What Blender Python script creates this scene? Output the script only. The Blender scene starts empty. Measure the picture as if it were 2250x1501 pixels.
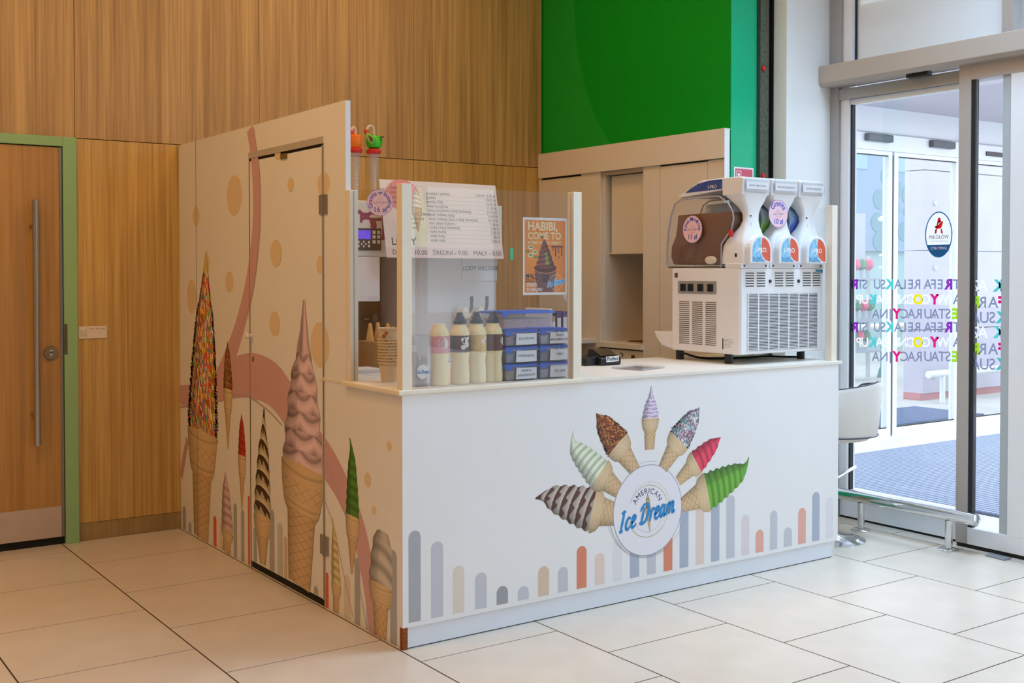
import bpy, bmesh, math, random
import numpy as np
from mathutils import Vector, Matrix
random.seed(7); rng = np.random.default_rng(7)
sc = bpy.context.scene
COL = sc.collection
PI = math.pi

# ---------------------------------------------------------------- camera
CAM_POS = Vector((-2.06354, -3.66355, 1.4))
YAW, PITCH, FOC, CY = 0.6089056, -0.0217600, 2510.416, 650.617
fw = Vector((math.sin(YAW)*math.cos(PITCH), math.cos(YAW)*math.cos(PITCH), math.sin(PITCH)))
rt = Vector((math.cos(YAW), -math.sin(YAW), 0))
up = rt.cross(fw)
camd = bpy.data.cameras.new('camera'); cam = bpy.data.objects.new('camera', camd); COL.objects.link(cam)
cam.matrix_world = Matrix.Translation(CAM_POS) @ Matrix((rt, up, -fw)).transposed().to_4x4()
camd.sensor_width = 36; camd.lens = FOC/2250*36; camd.shift_y = -(750.5-CY)/2250
camd.clip_start = 0.05; camd.clip_end = 200
sc.camera = cam

# ---------------------------------------------------------------- world, light, exposure
sc.view_settings.view_transform = 'Standard'; sc.view_settings.look = 'None'
sc.view_settings.gamma = 1; sc.view_settings.use_curve_mapping = False
sc.view_settings.exposure = 0.0
sc.cycles.max_bounces = 10; sc.cycles.diffuse_bounces = 6; sc.cycles.glossy_bounces = 4
sc.cycles.transmission_bounces = 6; sc.cycles.transparent_max_bounces = 24
sc.cycles.caustics_reflective = False; sc.cycles.caustics_refractive = False
sc.cycles.sample_clamp_indirect = 6
w = bpy.data.worlds.new('sky'); sc.world = w; w.use_nodes = True
bg = w.node_tree.nodes['Background']
bg.inputs[0].default_value = (0.80, 0.89, 1.0, 1); bg.inputs[1].default_value = 3.0

def area(name, loc, sx, sy, power, col, rot=(0, 0, 0), portal=False):
    l = bpy.data.lights.new(name, 'AREA'); l.shape = 'RECTANGLE'; l.size = sx; l.size_y = sy
    l.energy = power; l.color = col
    if portal: l.cycles.is_portal = True
    o = bpy.data.objects.new(name, l); COL.objects.link(o); o.location = loc; o.rotation_euler = rot
    return o
# daylight enters through the glass facade (portal) along X = 3.25
area('window_portal', (3.30, -.45, 2.0), 4.0, 2.3, 1, (1, 1, 1), (0, PI/2, 0), True)
area('window_portal', (3.30, -6.4, 2.0), 4.0, 4.9, 1, (1, 1, 1), (0, PI/2, 0), True)
# unseen cool overhead lights added for the front panel, sill and right floor
for x, y, pw, sd in ((2.1, -.95, 56, 2.1), (.1, -3.8, 51, 2.6)): area('hall_fill_lamp', (x, y, 3.93), 1.2, 1.2, pw, (.48, .72, 1.0)).data.spread = sd
# unseen cool lights added to brighten the shaded vestibule
for x in (4.6, 6.6): area('vestibule_fill_lamp', (x, .8, 2.70), 1.2, 1.2, 42, (.93, .96, 1.0))
# warm ceiling lamps of the passage
WARM = (1.0, 0.57, 0.20)
for i, (x, y, pw) in enumerate([(-3.2, 0.2, 30), (-4.4, -1.6, 14), (-1.5, .3, 33), (0.9, 1.1, 23)]):
    area('ceiling_lamp', (x, y, 3.93), 0.6, 0.6, pw, WARM)

# ---------------------------------------------------------------- pixel <-> world on real planes
def ray(px, py):
    return fw + rt*((px-1125)/FOC) - up*((py-CY)/FOC)
def onX(v, px, py):
    d = ray(px, py); return CAM_POS + d*((v-CAM_POS.x)/d.x)
def onY(v, px, py):
    d = ray(px, py); return CAM_POS + d*((v-CAM_POS.y)/d.y)
def onZ(v, px, py):
    d = ray(px, py); return CAM_POS + d*((v-CAM_POS.z)/d.z)

# ---------------------------------------------------------------- materials
def lin(c):
    if isinstance(c, str):
        c = tuple(int(c[i:i+2], 16)/255 for i in (0, 2, 4))
    return tuple((x/12.92 if x <= .04045 else ((x+.055)/1.055)**2.4) for x in c[:3])
MATS = {}
def mat(name, col, rough=.5, metal=0., noise=0., scale=20., spec=.5, bump=0., alpha=None, trans=0., stretch=None, emit=0., coat=0.):
    if name in MATS: return MATS[name]
    m = bpy.data.materials.new(name); m.use_nodes = True; nt = m.node_tree
    b = nt.nodes['Principled BSDF']; c = lin(col)
    b.inputs['Base Color'].default_value = (*c, 1); b.inputs['Roughness'].default_value = rough
    b.inputs['Metallic'].default_value = metal; b.inputs['Specular IOR Level'].default_value = spec
    if coat: b.inputs['Coat Weight'].default_value = coat; b.inputs['Coat Roughness'].default_value = .08
    if trans: b.inputs['Transmission Weight'].default_value = trans
    if emit:
        b.inputs['Emission Color'].default_value = (*c, 1); b.inputs['Emission Strength'].default_value = emit
    if alpha is not None: b.inputs['Alpha'].default_value = alpha
    if noise or bump:
        tc = nt.nodes.new('ShaderNodeTexCoord'); mp = nt.nodes.new('ShaderNodeMapping')
        if stretch: mp.inputs['Scale'].default_value = stretch
        n = nt.nodes.new('ShaderNodeTexNoise'); n.inputs['Scale'].default_value = scale; n.inputs['Detail'].default_value = 5
        nt.links.new(tc.outputs['Object'], mp.inputs[0]); nt.links.new(mp.outputs[0], n.inputs['Vector'])
        if noise:
            r = nt.nodes.new('ShaderNodeValToRGB')
            r.color_ramp.elements[0].position = .3; r.color_ramp.elements[1].position = .7
            r.color_ramp.elements[0].color = (*[x*(1-noise) for x in c], 1); r.color_ramp.elements[1].color = (*[min(1, x*(1+noise)) for x in c], 1)
            nt.links.new(n.outputs[0], r.inputs[0]); nt.links.new(r.outputs[0], b.inputs['Base Color'])
        if bump:
            bp = nt.nodes.new('ShaderNodeBump'); bp.inputs['Strength'].default_value = bump; bp.inputs['Distance'].default_value = .002
            nt.links.new(n.outputs[0], bp.inputs['Height']); nt.links.new(bp.outputs[0], b.inputs['Normal'])
    MATS[name] = m; return m

def glassmat(name, tint=(1, 1, 1), ior=1.45, haze=0., rough=0.0, hazecol=(.8, .8, .8)):
    """thin clear sheet: see-through with a Fresnel reflection, light passes straight through"""
    if name in MATS: return MATS[name]
    m = bpy.data.materials.new(name); m.use_nodes = True; nt = m.node_tree; nt.nodes.clear()
    out = nt.nodes.new('ShaderNodeOutputMaterial'); t = nt.nodes.new('ShaderNodeBsdfTransparent'); g = nt.nodes.new('ShaderNodeBsdfGlossy')
    t.inputs[0].default_value = (*tint, 1); g.inputs['Roughness'].default_value = rough
    fr = nt.nodes.new('ShaderNodeFresnel'); ge = nt.nodes.new('ShaderNodeNewGeometry')
    mr = nt.nodes.new('ShaderNodeMapRange'); mr.inputs['To Min'].default_value = ior; mr.inputs['To Max'].default_value = 1/ior
    nt.links.new(ge.outputs['Backfacing'], mr.inputs['Value']); nt.links.new(mr.outputs[0], fr.inputs[0])
    mx = nt.nodes.new('ShaderNodeMixShader'); nt.links.new(fr.outputs[0], mx.inputs[0])
    if haze:
        d = nt.nodes.new('ShaderNodeBsdfDiffuse'); d.inputs[0].default_value = (*hazecol, 1)
        m2 = nt.nodes.new('ShaderNodeMixShader'); m2.inputs[0].default_value = haze
        nt.links.new(t.outputs[0], m2.inputs[1]); nt.links.new(d.outputs[0], m2.inputs[2]); nt.links.new(m2.outputs[0], mx.inputs[1])
    else: nt.links.new(t.outputs[0], mx.inputs[1])
    nt.links.new(g.outputs[0], mx.inputs[2]); nt.links.new(mx.outputs[0], out.inputs[0])
    MATS[name] = m; return m

def woodmat(name, c1, c2, rough=.42, scale=1.0, seed=0.):
    if name in MATS: return MATS[name]
    m = bpy.data.materials.new(name); m.use_nodes = True; nt = m.node_tree; b = nt.nodes['Principled BSDF']
    tc = nt.nodes.new('ShaderNodeTexCoord'); oi = nt.nodes.new('ShaderNodeObjectInfo')
    add = nt.nodes.new('ShaderNodeVectorMath'); add.operation = 'MULTIPLY_ADD'
    cmb = nt.nodes.new('ShaderNodeCombineXYZ')
    mul = nt.nodes.new('ShaderNodeMath'); mul.operation = 'MULTIPLY'; mul.inputs[1].default_value = 37.0
    nt.links.new(oi.outputs['Random'], mul.inputs[0]); nt.links.new(mul.outputs[0], cmb.inputs[0]); nt.links.new(mul.outputs[0], cmb.inputs[2])
    add.inputs[1].default_value = (1, 1, 1)
    nt.links.new(tc.outputs['Object'], add.inputs[0]); nt.links.new(cmb.outputs[0], add.inputs[2])
    def noise(sc_, vec, det=6, dist=0.):
        mp = nt.nodes.new('ShaderNodeMapping'); mp.inputs['Scale'].default_value = vec
        n = nt.nodes.new('ShaderNodeTexNoise'); n.inputs['Scale'].default_value = sc_; n.inputs['Detail'].default_value = det
        n.inputs['Distortion'].default_value = dist
        nt.links.new(add.outputs[0], mp.inputs[0]); nt.links.new(mp.outputs[0], n.inputs['Vector']); return n
    broad = noise(4.5, (1.6, 1.6, .05), 3, .2); mid = noise(26, (1.7, 1.7, .03), 6, .15); fine = noise(120, (1.7, 1.7, .02), 4)
    r = nt.nodes.new('ShaderNodeValToRGB')
    mx = nt.nodes.new('ShaderNodeMath'); mx.operation = 'MULTIPLY_ADD'; mx.inputs[1].default_value = .34
    mx2 = nt.nodes.new('ShaderNodeMath'); mx2.operation = 'MULTIPLY_ADD'; mx2.inputs[1].default_value = .38
    mx3 = nt.nodes.new('ShaderNodeMath'); mx3.operation = 'MULTIPLY'; mx3.inputs[1].default_value = .36
    nt.links.new(fine.outputs[0], mx3.inputs[0])
    nt.links.new(mid.outputs[0], mx2.inputs[0]); nt.links.new(mx3.outputs[0], mx2.inputs[2])
    nt.links.new(broad.outputs[0], mx.inputs[0]); nt.links.new(mx2.outputs[0], mx.inputs[2])
    nt.links.new(mx.outputs[0], r.inputs[0])
    a, bb = lin(c1), lin(c2)
    e = r.color_ramp.elements; e[0].position = .42; e[0].color = (*a, 1); e[1].position = .66; e[1].color = (*bb, 1)
    nt.links.new(r.outputs[0], b.inputs['Base Color']); b.inputs['Roughness'].default_value = rough
    bp = nt.nodes.new('ShaderNodeBump'); bp.inputs['Strength'].default_value = .12; bp.inputs['Distance'].default_value = .002
    nt.links.new(fine.outputs[0], bp.inputs['Height']); nt.links.new(bp.outputs[0], b.inputs['Normal'])
    MATS[name] = m; return m

def filmmat(name, col, tr=.6, rough=.5):
    """translucent vinyl film: lit from both sides"""
    if name in MATS: return MATS[name]
    m = bpy.data.materials.new(name); m.use_nodes = True; nt = m.node_tree; nt.nodes.clear(); c = (*lin(col), 1)
    out = nt.nodes.new('ShaderNodeOutputMaterial'); d = nt.nodes.new('ShaderNodeBsdfDiffuse'); t = nt.nodes.new('ShaderNodeBsdfTranslucent')
    d.inputs[0].default_value = c; t.inputs[0].default_value = c; mx = nt.nodes.new('ShaderNodeMixShader'); mx.inputs[0].default_value = tr
    nt.links.new(d.outputs[0], mx.inputs[1]); nt.links.new(t.outputs[0], mx.inputs[2]); nt.links.new(mx.outputs[0], out.inputs[0])
    MATS[name] = m; return m

def printmat(name='print', rough=.4):
    if name in MATS: return MATS[name]
    m = bpy.data.materials.new(name); m.use_nodes = True; nt = m.node_tree; b = nt.nodes['Principled BSDF']
    a = nt.nodes.new('ShaderNodeVertexColor'); a.layer_name = 'Col'
    nt.links.new(a.outputs[0], b.inputs['Base Color']); b.inputs['Roughness'].default_value = rough
    MATS[name] = m; return m

# ---------------------------------------------------------------- objects
WORLD = {}     # world position of each object's origin
def tag(o, label=None, cat=None, group=None, kind=None):
    if label: o['label'] = label
    if cat: o['category'] = cat
    if group: o['group'] = group
    if kind: o['kind'] = kind
    return o
def thing(name, label, cat, loc, group=None, kind=None):
    o = bpy.data.objects.new(name, None); COL.objects.link(o); o.location = loc; o.empty_display_size = .05
    WORLD[o] = Vector(loc); return tag(o, label, cat, group, kind)
def link(o, wloc, parent=None):
    wl = Vector(wloc); COL.objects.link(o); WORLD[o] = wl
    if parent is not None: o.parent = parent; o.location = wl - WORLD[parent]
    else: o.location = wl
    return o
def inst(src, wloc, parent=None, name=None):
    o = src.copy(); 
    if name: o.name = name
    return link(o, wloc, parent)

class MB:
    def __init__(s): s.v = []; s.f = []; s.c = []
    def add(s, vs, fs, cols=None):
        n = len(s.v); s.v += [tuple(v) for v in vs]; s.f += [tuple(i+n for i in f) for f in fs]
        if cols is not None: s.c += [tuple(c) for c in cols]
        return s
    def box(s, x0, x1, y0, y1, z0, z1):
        x0, x1 = sorted((x0, x1)); y0, y1 = sorted((y0, y1)); z0, z1 = sorted((z0, z1))
        return s.add([(x0,y0,z0),(x1,y0,z0),(x1,y1,z0),(x0,y1,z0),(x0,y0,z1),(x1,y0,z1),(x1,y1,z1),(x0,y1,z1)],
                     [(0,3,2,1),(4,5,6,7),(0,1,5,4),(1,2,6,5),(2,3,7,6),(3,0,4,7)])
    def prism(s, pts, axis, a0, a1):
        """polygon in the two other axes, extruded along axis"""
        n = len(pts)
        def mk(p, a):
            return (a, p[0], p[1]) if axis == 'x' else (p[0], a, p[1]) if axis == 'y' else (p[0], p[1], a)
        return s.add([mk(p, a0) for p in pts]+[mk(p, a1) for p in pts],
                     [tuple(range(n-1, -1, -1)), tuple(range(n, 2*n))]+[(i, (i+1) % n, n+(i+1) % n, n+i) for i in range(n)])
    def lathe(s, prof, cx, cy, n=24, axis='z', cap=True, sx=1., sy=1.):
        vs = []
        for r, h in prof:
            for k in range(n):
                a = 2*PI*k/n; p, q = r*math.cos(a)*sx, r*math.sin(a)*sy
                vs.append((cx+p, cy+q, h) if axis == 'z' else (h, cx+p, cy+q) if axis == 'x' else (cx+p, h, cy+q))
        m = len(prof); fs = [(j*n+k, j*n+(k+1) % n, (j+1)*n+(k+1) % n, (j+1)*n+k) for j in range(m-1) for k in range(n)]
        if cap: fs += [tuple(range(n-1, -1, -1)), tuple(range((m-1)*n, m*n))]
        return s.add(vs, fs)
    def tube(s, pts, r, n=10, cap=True):
        pts = [Vector(p) for p in pts]; vs = []; rr = r if isinstance(r, (list, tuple)) else [r]*len(pts)
        ref = None
        for i, p in enumerate(pts):
            d = (pts[min(i+1, len(pts)-1)]-pts[max(i-1, 0)]).normalized()
            if ref is None: ref = Vector((0, 0, 1)) if abs(d.z) < .9 else Vector((1, 0, 0))
            a = (ref - d*ref.dot(d)).normalized(); b = d.cross(a); ref = a
            vs += [tuple(p+(a*math.cos(2*PI*k/n)+b*math.sin(2*PI*k/n))*rr[i]) for k in range(n)]
        m = len(pts); fs = [(j*n+k, j*n+(k+1) % n, (j+1)*n+(k+1) % n, (j+1)*n+k) for j in range(m-1) for k in range(n)]
        if cap: fs += [tuple(range(n-1, -1, -1)), tuple(range((m-1)*n, m*n))]
        return s.add(vs, fs)
    def loft(s, rings, cap=True):
        n = len(rings[0]); m = len(rings)
        fs = [(j*n+k, j*n+(k+1) % n, (j+1)*n+(k+1) % n, (j+1)*n+k) for j in range(m-1) for k in range(n)]
        if cap: fs += [tuple(range(n-1, -1, -1)), tuple(range((m-1)*n, m*n))]
        return s.add([p for r in rings for p in r], fs)
    def build(s, name, m, parent=None, smooth=False, bevel=0., seg=2, rot=None, pivot=None, fixn=True):
        vs = np.array(s.v, float)
        if rot is not None:
            pv = np.array(pivot if pivot is not None else vs.mean(0)); vs = (vs-pv)@np.array(rot.to_3x3()).T+pv
        lo, hi = vs.min(0), vs.max(0); o0 = np.array([(lo[0]+hi[0])/2, (lo[1]+hi[1])/2, lo[2]])
        me = bpy.data.meshes.new(name); me.from_pydata([tuple(x) for x in vs-o0], [], s.f)
        if s.c:
            at = me.color_attributes.new('Col', 'FLOAT_COLOR', 'POINT')
            arr = np.ones((len(s.c), 4), np.float32); arr[:, :3] = np.array(s.c); at.data.foreach_set('color', arr.ravel())
        if bevel or (fixn and not s.c):
            bm = bmesh.new(); bm.from_mesh(me)
            if fixn: bmesh.ops.recalc_face_normals(bm, faces=bm.faces)
            if bevel:
                es = [e for e in bm.edges if len(e.link_faces) == 2 and e.calc_face_angle(0) > .6]
                bmesh.ops.bevel(bm, geom=es, offset=bevel, segments=seg, affect='EDGES', profile=.5, clamp_overlap=True)
            bm.to_mesh(me); bm.free()
        if smooth:
            for p in me.polygons: p.use_smooth = True
            if smooth != 'all':
                try: me.set_sharp_from_angle(angle=.7)
                except Exception: pass
        me.materials.append(m)
        o = bpy.data.objects.new(name, me)
        return link(o, o0, parent)

# flat print on a plane: a frame maps (s, t) to a point
class Frame:
    def __init__(s, o, r, u):
        s.o = Vector(o); s.r = Vector(r).normalized(); s.u = Vector(u).normalized(); s.n = s.r.cross(s.u)
    lim = None
    def p(s, a, b, d=0.):
        if s.lim: a = min(max(a, s.lim[0]), s.lim[1]); b = min(max(b, s.lim[2]), s.lim[3])
        return s.o + s.r*a + s.u*b + s.n*(d*.4)
    def st(s, P): d = Vector(P)-s.o; return (d.dot(s.r), d.dot(s.u))
FRONT = Frame((0, 0, 0), (1, 0, 0), (0, 0, 1))       # kiosk front, s = X
SIDE = Frame((0, 0, 0), (0, -1, 0), (0, 0, 1)); SIDE.lim = (-2.446, -.002, .001, 2.079)       # kiosk side, s = -Y
def fpx(fr, px, py):
    P = onY(fr.o.y, px, py) if abs(fr.n.y) > .9 else onX(fr.o.x, px, py)
    return fr.st(P)
def poly(fr, pts, name, m, parent, d=.0006):
    n = len(pts); c = (sum(p[0] for p in pts)/n, sum(p[1] for p in pts)/n)
    b = MB(); b.add([fr.p(c[0], c[1], d)]+[fr.p(a, t, d) for a, t in pts], [(0, 1+i, 1+(i+1) % n) for i in range(n)])
    return b.build(name, m, parent, fixn=False)
def ellipse(cx, cy, rx, ry, n=40, a0=0, a1=2*PI):
    return [(cx+rx*math.cos(a0+(a1-a0)*k/n), cy+ry*math.sin(a0+(a1-a0)*k/n)) for k in range(n if abs(a1-a0-2*PI) < 1e-6 else n+1)]
def smoothpts(pts, n=8, closed=False):
    P = [np.array(p, float) for p in pts]; out = []
    for i in range(len(P)-1):
        p0 = P[max(i-1, 0)]; p1 = P[i]; p2 = P[i+1]; p3 = P[min(i+2, len(P)-1)]
        for k in range(n):
            t = k/n
            out.append(tuple(.5*((2*p1)+(-p0+p2)*t+(2*p0-5*p1+4*p2-p3)*t*t+(-p0+3*p1-3*p2+p3)*t**3)))
    out.append(tuple(P[-1])); return out
def ribbon_mb(b, fr, pts, wd, d=.0008):
    d += .00006*(len(b.v) % 97)/20 if b.v else 0
    m = len(pts); L = []; ws = wd if isinstance(wd, (list, tuple)) else [wd]*m
    for i in range(m):
        p0 = np.array(pts[max(i-1, 0)]); p1 = np.array(pts[min(i+1, m-1)]); t = p1-p0; t = t/(np.hypot(*t)+1e-9); nn = np.array([-t[1], t[0]])
        c = np.array(pts[i]); h = ws[i]/2
        L += [fr.p(*(c+nn*h), d), fr.p(*(c-nn*h), d)]
    b.add(L, [(2*i, 2*i+1, 2*i+3, 2*i+2) for i in range(m-1)])
def ribbon(fr, pts, wd, name, m, parent, d=.0008):
    b = MB(); ribbon_mb(b, fr, pts, wd, d); return b.build(name, m, parent, fixn=False)
def text(body, fr, s, t, size, m, parent, name='lettering', d=.0009, align='CENTER', bold=0., shear=0., sx=1., angle=0., space=1., arc=None):
    cu = bpy.data.curves.new(name, 'FONT'); cu.body = body; cu.size = size; cu.align_x = align; cu.align_y = 'CENTER'
    cu.offset = bold*size; cu.shear = shear; cu.space_character = space; cu.resolution_u = 3; cu.fill_mode = 'FRONT'
    to = bpy.data.objects.new(name, cu); me = bpy.data.meshes.new_from_object(to)
    co = np.zeros(len(me.vertices)*3); me.vertices.foreach_get('co', co); co = co.reshape(-1, 3)
    bpy.data.objects.remove(to); bpy.data.curves.remove(cu)
    x, y = co[:, 0]*sx, co[:, 1]
    if arc:                       # arc = (radius, centre angle): letters bent round (s, t)
        R, a0 = arc
        if R > 0: a = a0 - x/R; x, y = (R+y)*np.cos(a), (R+y)*np.sin(a)
        else: a = a0 + x/(-R); x, y = (-R-y)*np.cos(a), (-R-y)*np.sin(a)
    ca, sa = math.cos(angle), math.sin(angle); x, y = x*ca-y*sa, x*sa+y*ca
    P = [fr.p(s+a, t+b, d) for a, b in zip(x, y)]
    if not P: bpy.data.meshes.remove(me); return None
    b = MB(); b.add(P, [tuple(p.vertices) for p in me.polygons]); bpy.data.meshes.remove(me)
    return b.build(name, m, parent, fixn=False)

# ---- materials used all over
M_white = mat('white_laminate', 'e9e8e8', .38, noise=.012, scale=3)
M_white2 = mat('white_paint', 'e6e6e6', .5, noise=.01, scale=4)
M_cream = mat('cream_edge', 'ece2d0', .45, noise=.02, scale=12)
M_top = mat('counter_laminate', 'e6dfd4', .4, noise=.015, scale=8)
M_steel = mat('brushed_steel', 'b9b7b4', .3, 1., noise=.05, scale=40, stretch=(1, 1, .05))
M_chrome = mat('polished_chrome', 'dfe2e4', .12, 1., noise=.01, scale=9)
M_black = mat('black_plastic', '131316', .38, noise=.1, scale=60)
M_dark = mat('dark_gap', '16130f', .8, noise=.1, scale=30)
M_alu = mat('grey_aluminium', 'a9a6a3', .42, .25, noise=.02, scale=14)
M_alu_l = mat('white_aluminium', 'e7e9ec', .4, noise=.01, scale=14)
M_rubber = mat('gasket_rubber', '191b22', .6, noise=.1, scale=50)
M_glass = glassmat('window_glass', (.97, .985, .985), 1.45)
M_acryl = glassmat('acrylic_sheet', (.975, .975, .97), 1.45, .012, 0., (.85, .85, .87))
M_clear = glassmat('clear_plastic', (.93, .93, .94), 1.5, .10, .08, (.85, .85, .88))
M_print = printmat()
# ================================================================ THE SETTING
# ---- floor: grout slab and single tiles, staggered by half a tile
def struct(name, o): return tag(o, kind='structure')
m_grout = mat('grout', '453322', .9, noise=.15, scale=60)
fb = MB().box(-7, 3.22, -9.2, 2.47, -.06, -.0006).build('floor', m_grout); tag(fb, kind='structure')
m_tile = mat('floor_tile', 'd9cfc0', .27, noise=.045, scale=5, bump=.03)
m_tile2 = mat('floor_tile_warm', 'd6cbbc', .29, noise=.05, scale=6, bump=.03)
XJ = [-1.235+.6145*k for k in range(-4, 9)]
proto = {}
for ci in range(len(XJ)-1):
    x0, x1 = XJ[ci]+.003, min(XJ[ci+1]-.003, 3.2)
    if x1-x0 < .05: continue
    off = .153 if (ci % 2) else -.14
    y = off-.6*5
    while y < 2.45:
        a, bb = y+.0026, min(y+.6-.0026, 2.449)
        if bb-a > .02:
            key = (round(x1-x0, 3), round(bb-a, 3), (ci*3+int(round(y*10))) % 2)
            if key in proto: inst(proto[key], ((x0+x1)/2, (a+bb)/2, -.012), fb)
            else: proto[key] = MB().box(x0, x1, a, bb, -.012, 0).build('tile', (m_tile, m_tile2)[key[2]], fb, bevel=.0005, seg=1)
        y += .6
fl2 = MB().box(-7, XJ[0], -9.2, 2.44, -.0006, 0).box(XJ[0], 3.2, -9.2, -3.15, -.0006, 0).build('floor_border', m_tile, fb)

# ---- back wall: oak panels
m_oak_hi = woodmat('oak_panel_upper', '967242', 'cca56a')
m_oak_lo = woodmat('oak_panel_lower', 'a9823f', 'd6ae64')
wb = MB().box(-7, 2.9, 2.465, 2.6, -.05, 4).build('wall_back', mat('wall_core', '3a2a18', .9, noise=.1)); tag(wb, kind='structure')
g = .0015
for k in range(-4, 3):
    x0 = -.539+1.002*k; x1 = min(x0+1.002, 2.44)
    MB().box(x0+g, x1-g, 2.45, 2.466, 2.0845+g, 3.45).build('panel', m_oak_hi, wb)
    MB().box(x0+g, x1-g, 2.45, 2.466, 3.452, 4.0).build('panel', m_oak_hi, wb)
for x0, x1 in ((-.537, .003), (.003, .463), (.463, 1.465), (1.465, 2.44), (-6.5, -5.5), (-5.5, -4.5), (-4.5, -3.5), (-3.5, -2.6), (-2.6, -1.72)):
    MB().box(x0+g, x1-g, 2.45, 2.466, .092, 2.0835-g).build('panel', m_oak_lo, wb)
bb_ = MB().box(-.54, 2.42, 2.453, 2.467, -.008, .09).build('baseboard_back', woodmat('oak_plinth', '8d7447', 'a88c5c'), None); tag(bb_, kind='structure')

# ---- toilet door at the far left
d1 = thing('door_1', None, None, (-1.1, 2.44, 0), kind='structure')
m_green = mat('green_frame', '8fb87e', .45, noise=.02, scale=9)
for a in ((-.605, -.538, 0, 2.084), (-1.72, -1.653, 0, 2.084), (-1.653, -.605, 2.035, 2.084)):
    MB().box(a[0], a[1], 2.425, 2.465, a[2], a[3]).build('frame', m_green, d1, bevel=.002)
m_oak_d = woodmat('oak_door', 'a3783c', 'c1924e')
MB().box(-1.648, -.622, 2.436, 2.468, .04, 2.030).build('leaf', m_oak_d, d1)
MB().box(-.6215, -.609, 2.434, 2.468, .04, 2.030).build('steel_edge', mat('edge_steel', '8d867c', .35, .9, noise=.03), d1)
MB().box(-1.648, -.624, 2.433, 2.4355, .042, .198).build('kick_plate', mat('kick_steel', 'c9b5a0', .38, .55, noise=.05, scale=12), d1)
MB().box(-1.65, -.606, 2.45, 2.47, 0, .04).build('shadow_gap', M_dark, d1)
hd = MB().tube([(-.747, 2.385, .525), (-.747, 2.385, 1.757)], .016, 16).build('pull_handle', M_steel, d1, smooth=True)
for z in (.68, 1.625):
    MB().tube([(-.747, 2.385, z), (-.76, 2.436, z)], .009, 10).build('bracket', M_steel, hd, smooth=True)
lk = MB().lathe([(.034, 2.4355), (.036, 2.431), (.034, 2.427)], -.669, .985, 24, 'y').build('lock_rosette', mat('dull_steel', '8f7a5c', .4, .7, noise=.05), d1, smooth=True)
MB().lathe([(.009, 2.427), (.009, 2.424)], -.669, .993, 12, 'y').box(-.674, -.664, 2.424, 2.427, .968, .992).build('keyhole', M_steel, lk)
MB().box(-.605, -.59, 2.423, 2.4255, .975, 1.13).build('strike_plate', mat('strike', '6d614f', .4, .8, noise=.05), d1)

# braille plaque
bp_ = thing('braille_sign', 'small white toilet plaque with two figures beside the green door frame', 'sign', (-.457, 2.447, 1.05))
MB().box(-.53, -.385, 2.4455, 2.4495, 1.05, 1.115).build('plate', mat('plaque', 'e2d3bd', .4, noise=.02), bp_, bevel=.0018)
FW_ = Frame((0, 2.4455, 0), (1, 0, 0), (0, 0, 1)); m_ink = mat('dark_ink', '3a332c', .6, noise=.05)
for x in (-.514, -.498):
    bb2 = MB()
    ribbon_mb(bb2, FW_, ellipse(x, 1.077, .005, .008, 16)+[(x+.005, 1.077)], .0012); ribbon_mb(bb2, FW_, ellipse(x, 1.092, .0028, .0028, 12)+[(x+.0028, 1.092)], .0012)
    ribbon_mb(bb2, FW_, [(x, 1.060), (x, 1.069)], .0016); bb2.build('figure_mark', m_ink, bp_, fixn=False)
ribbon(FW_, [(-.489, 1.056), (-.489, 1.109)], .0008, 'divider', m_ink, bp_)
text('TOALETA   MĘSKA / DAMSKA', FW_, -.437, 1.1005, .0085, m_ink, bp_, sx=.75)
bb2 = MB()
for k in range(26):
    x = -.48+.0036*(k % 13)+.006*((k % 13)//3); z = 1.088-.006*(k//13)
    bb2.add([FW_.p(a, b, .0008) for a, b in ellipse(x, z, .0011, .0011, 8)], [tuple(range(8))])
bb2.build('braille_dots', mat('braille', 'cdbca4', .5, noise=.02), bp_, fixn=False)

# ---- ceiling, far walls (out of view, they carry the light)
ce = MB().box(-7, 3.25, -9.2, 2.6, 4.0, 4.1).build('ceiling', mat('ceiling_paint', 'e8e0d4', .8, noise=.02)); tag(ce, kind='structure')
wl = MB().box(-7.1, -7, -9.2, 2.6, -.05, 4).build('wall_left', mat('far_wall', 'c6bfb4', .7, noise=.05)); tag(wl, kind='structure')
wf = MB().box(-7, 3.25, -9.3, -9.2, -.05, 4).build('wall_front', mat('far_wall2', 'c4c4c6', .7, noise=.05)); tag(wf, kind='structure')

# ---- green wall above the white wall unit
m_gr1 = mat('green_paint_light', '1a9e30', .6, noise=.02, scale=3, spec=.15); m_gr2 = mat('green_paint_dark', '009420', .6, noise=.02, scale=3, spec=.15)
wr = MB().box(2.45, 2.6, .745, 2.464, 2.10, 4).build('wall_right', m_gr2); tag(wr, kind='structure')
GW = Frame((2.45, 0, 0), (0, -1, 0), (0, 0, 1))
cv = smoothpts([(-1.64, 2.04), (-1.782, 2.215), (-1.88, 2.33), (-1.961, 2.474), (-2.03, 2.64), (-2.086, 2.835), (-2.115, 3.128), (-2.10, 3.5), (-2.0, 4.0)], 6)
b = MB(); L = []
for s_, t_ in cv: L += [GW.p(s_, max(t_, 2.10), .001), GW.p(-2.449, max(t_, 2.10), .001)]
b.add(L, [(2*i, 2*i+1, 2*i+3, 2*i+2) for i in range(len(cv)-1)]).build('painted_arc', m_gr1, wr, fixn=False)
MB().box(2.85, 2.9, .76, 2.464, 0, 2.1).build('wall_core', M_white2, wr)

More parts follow.
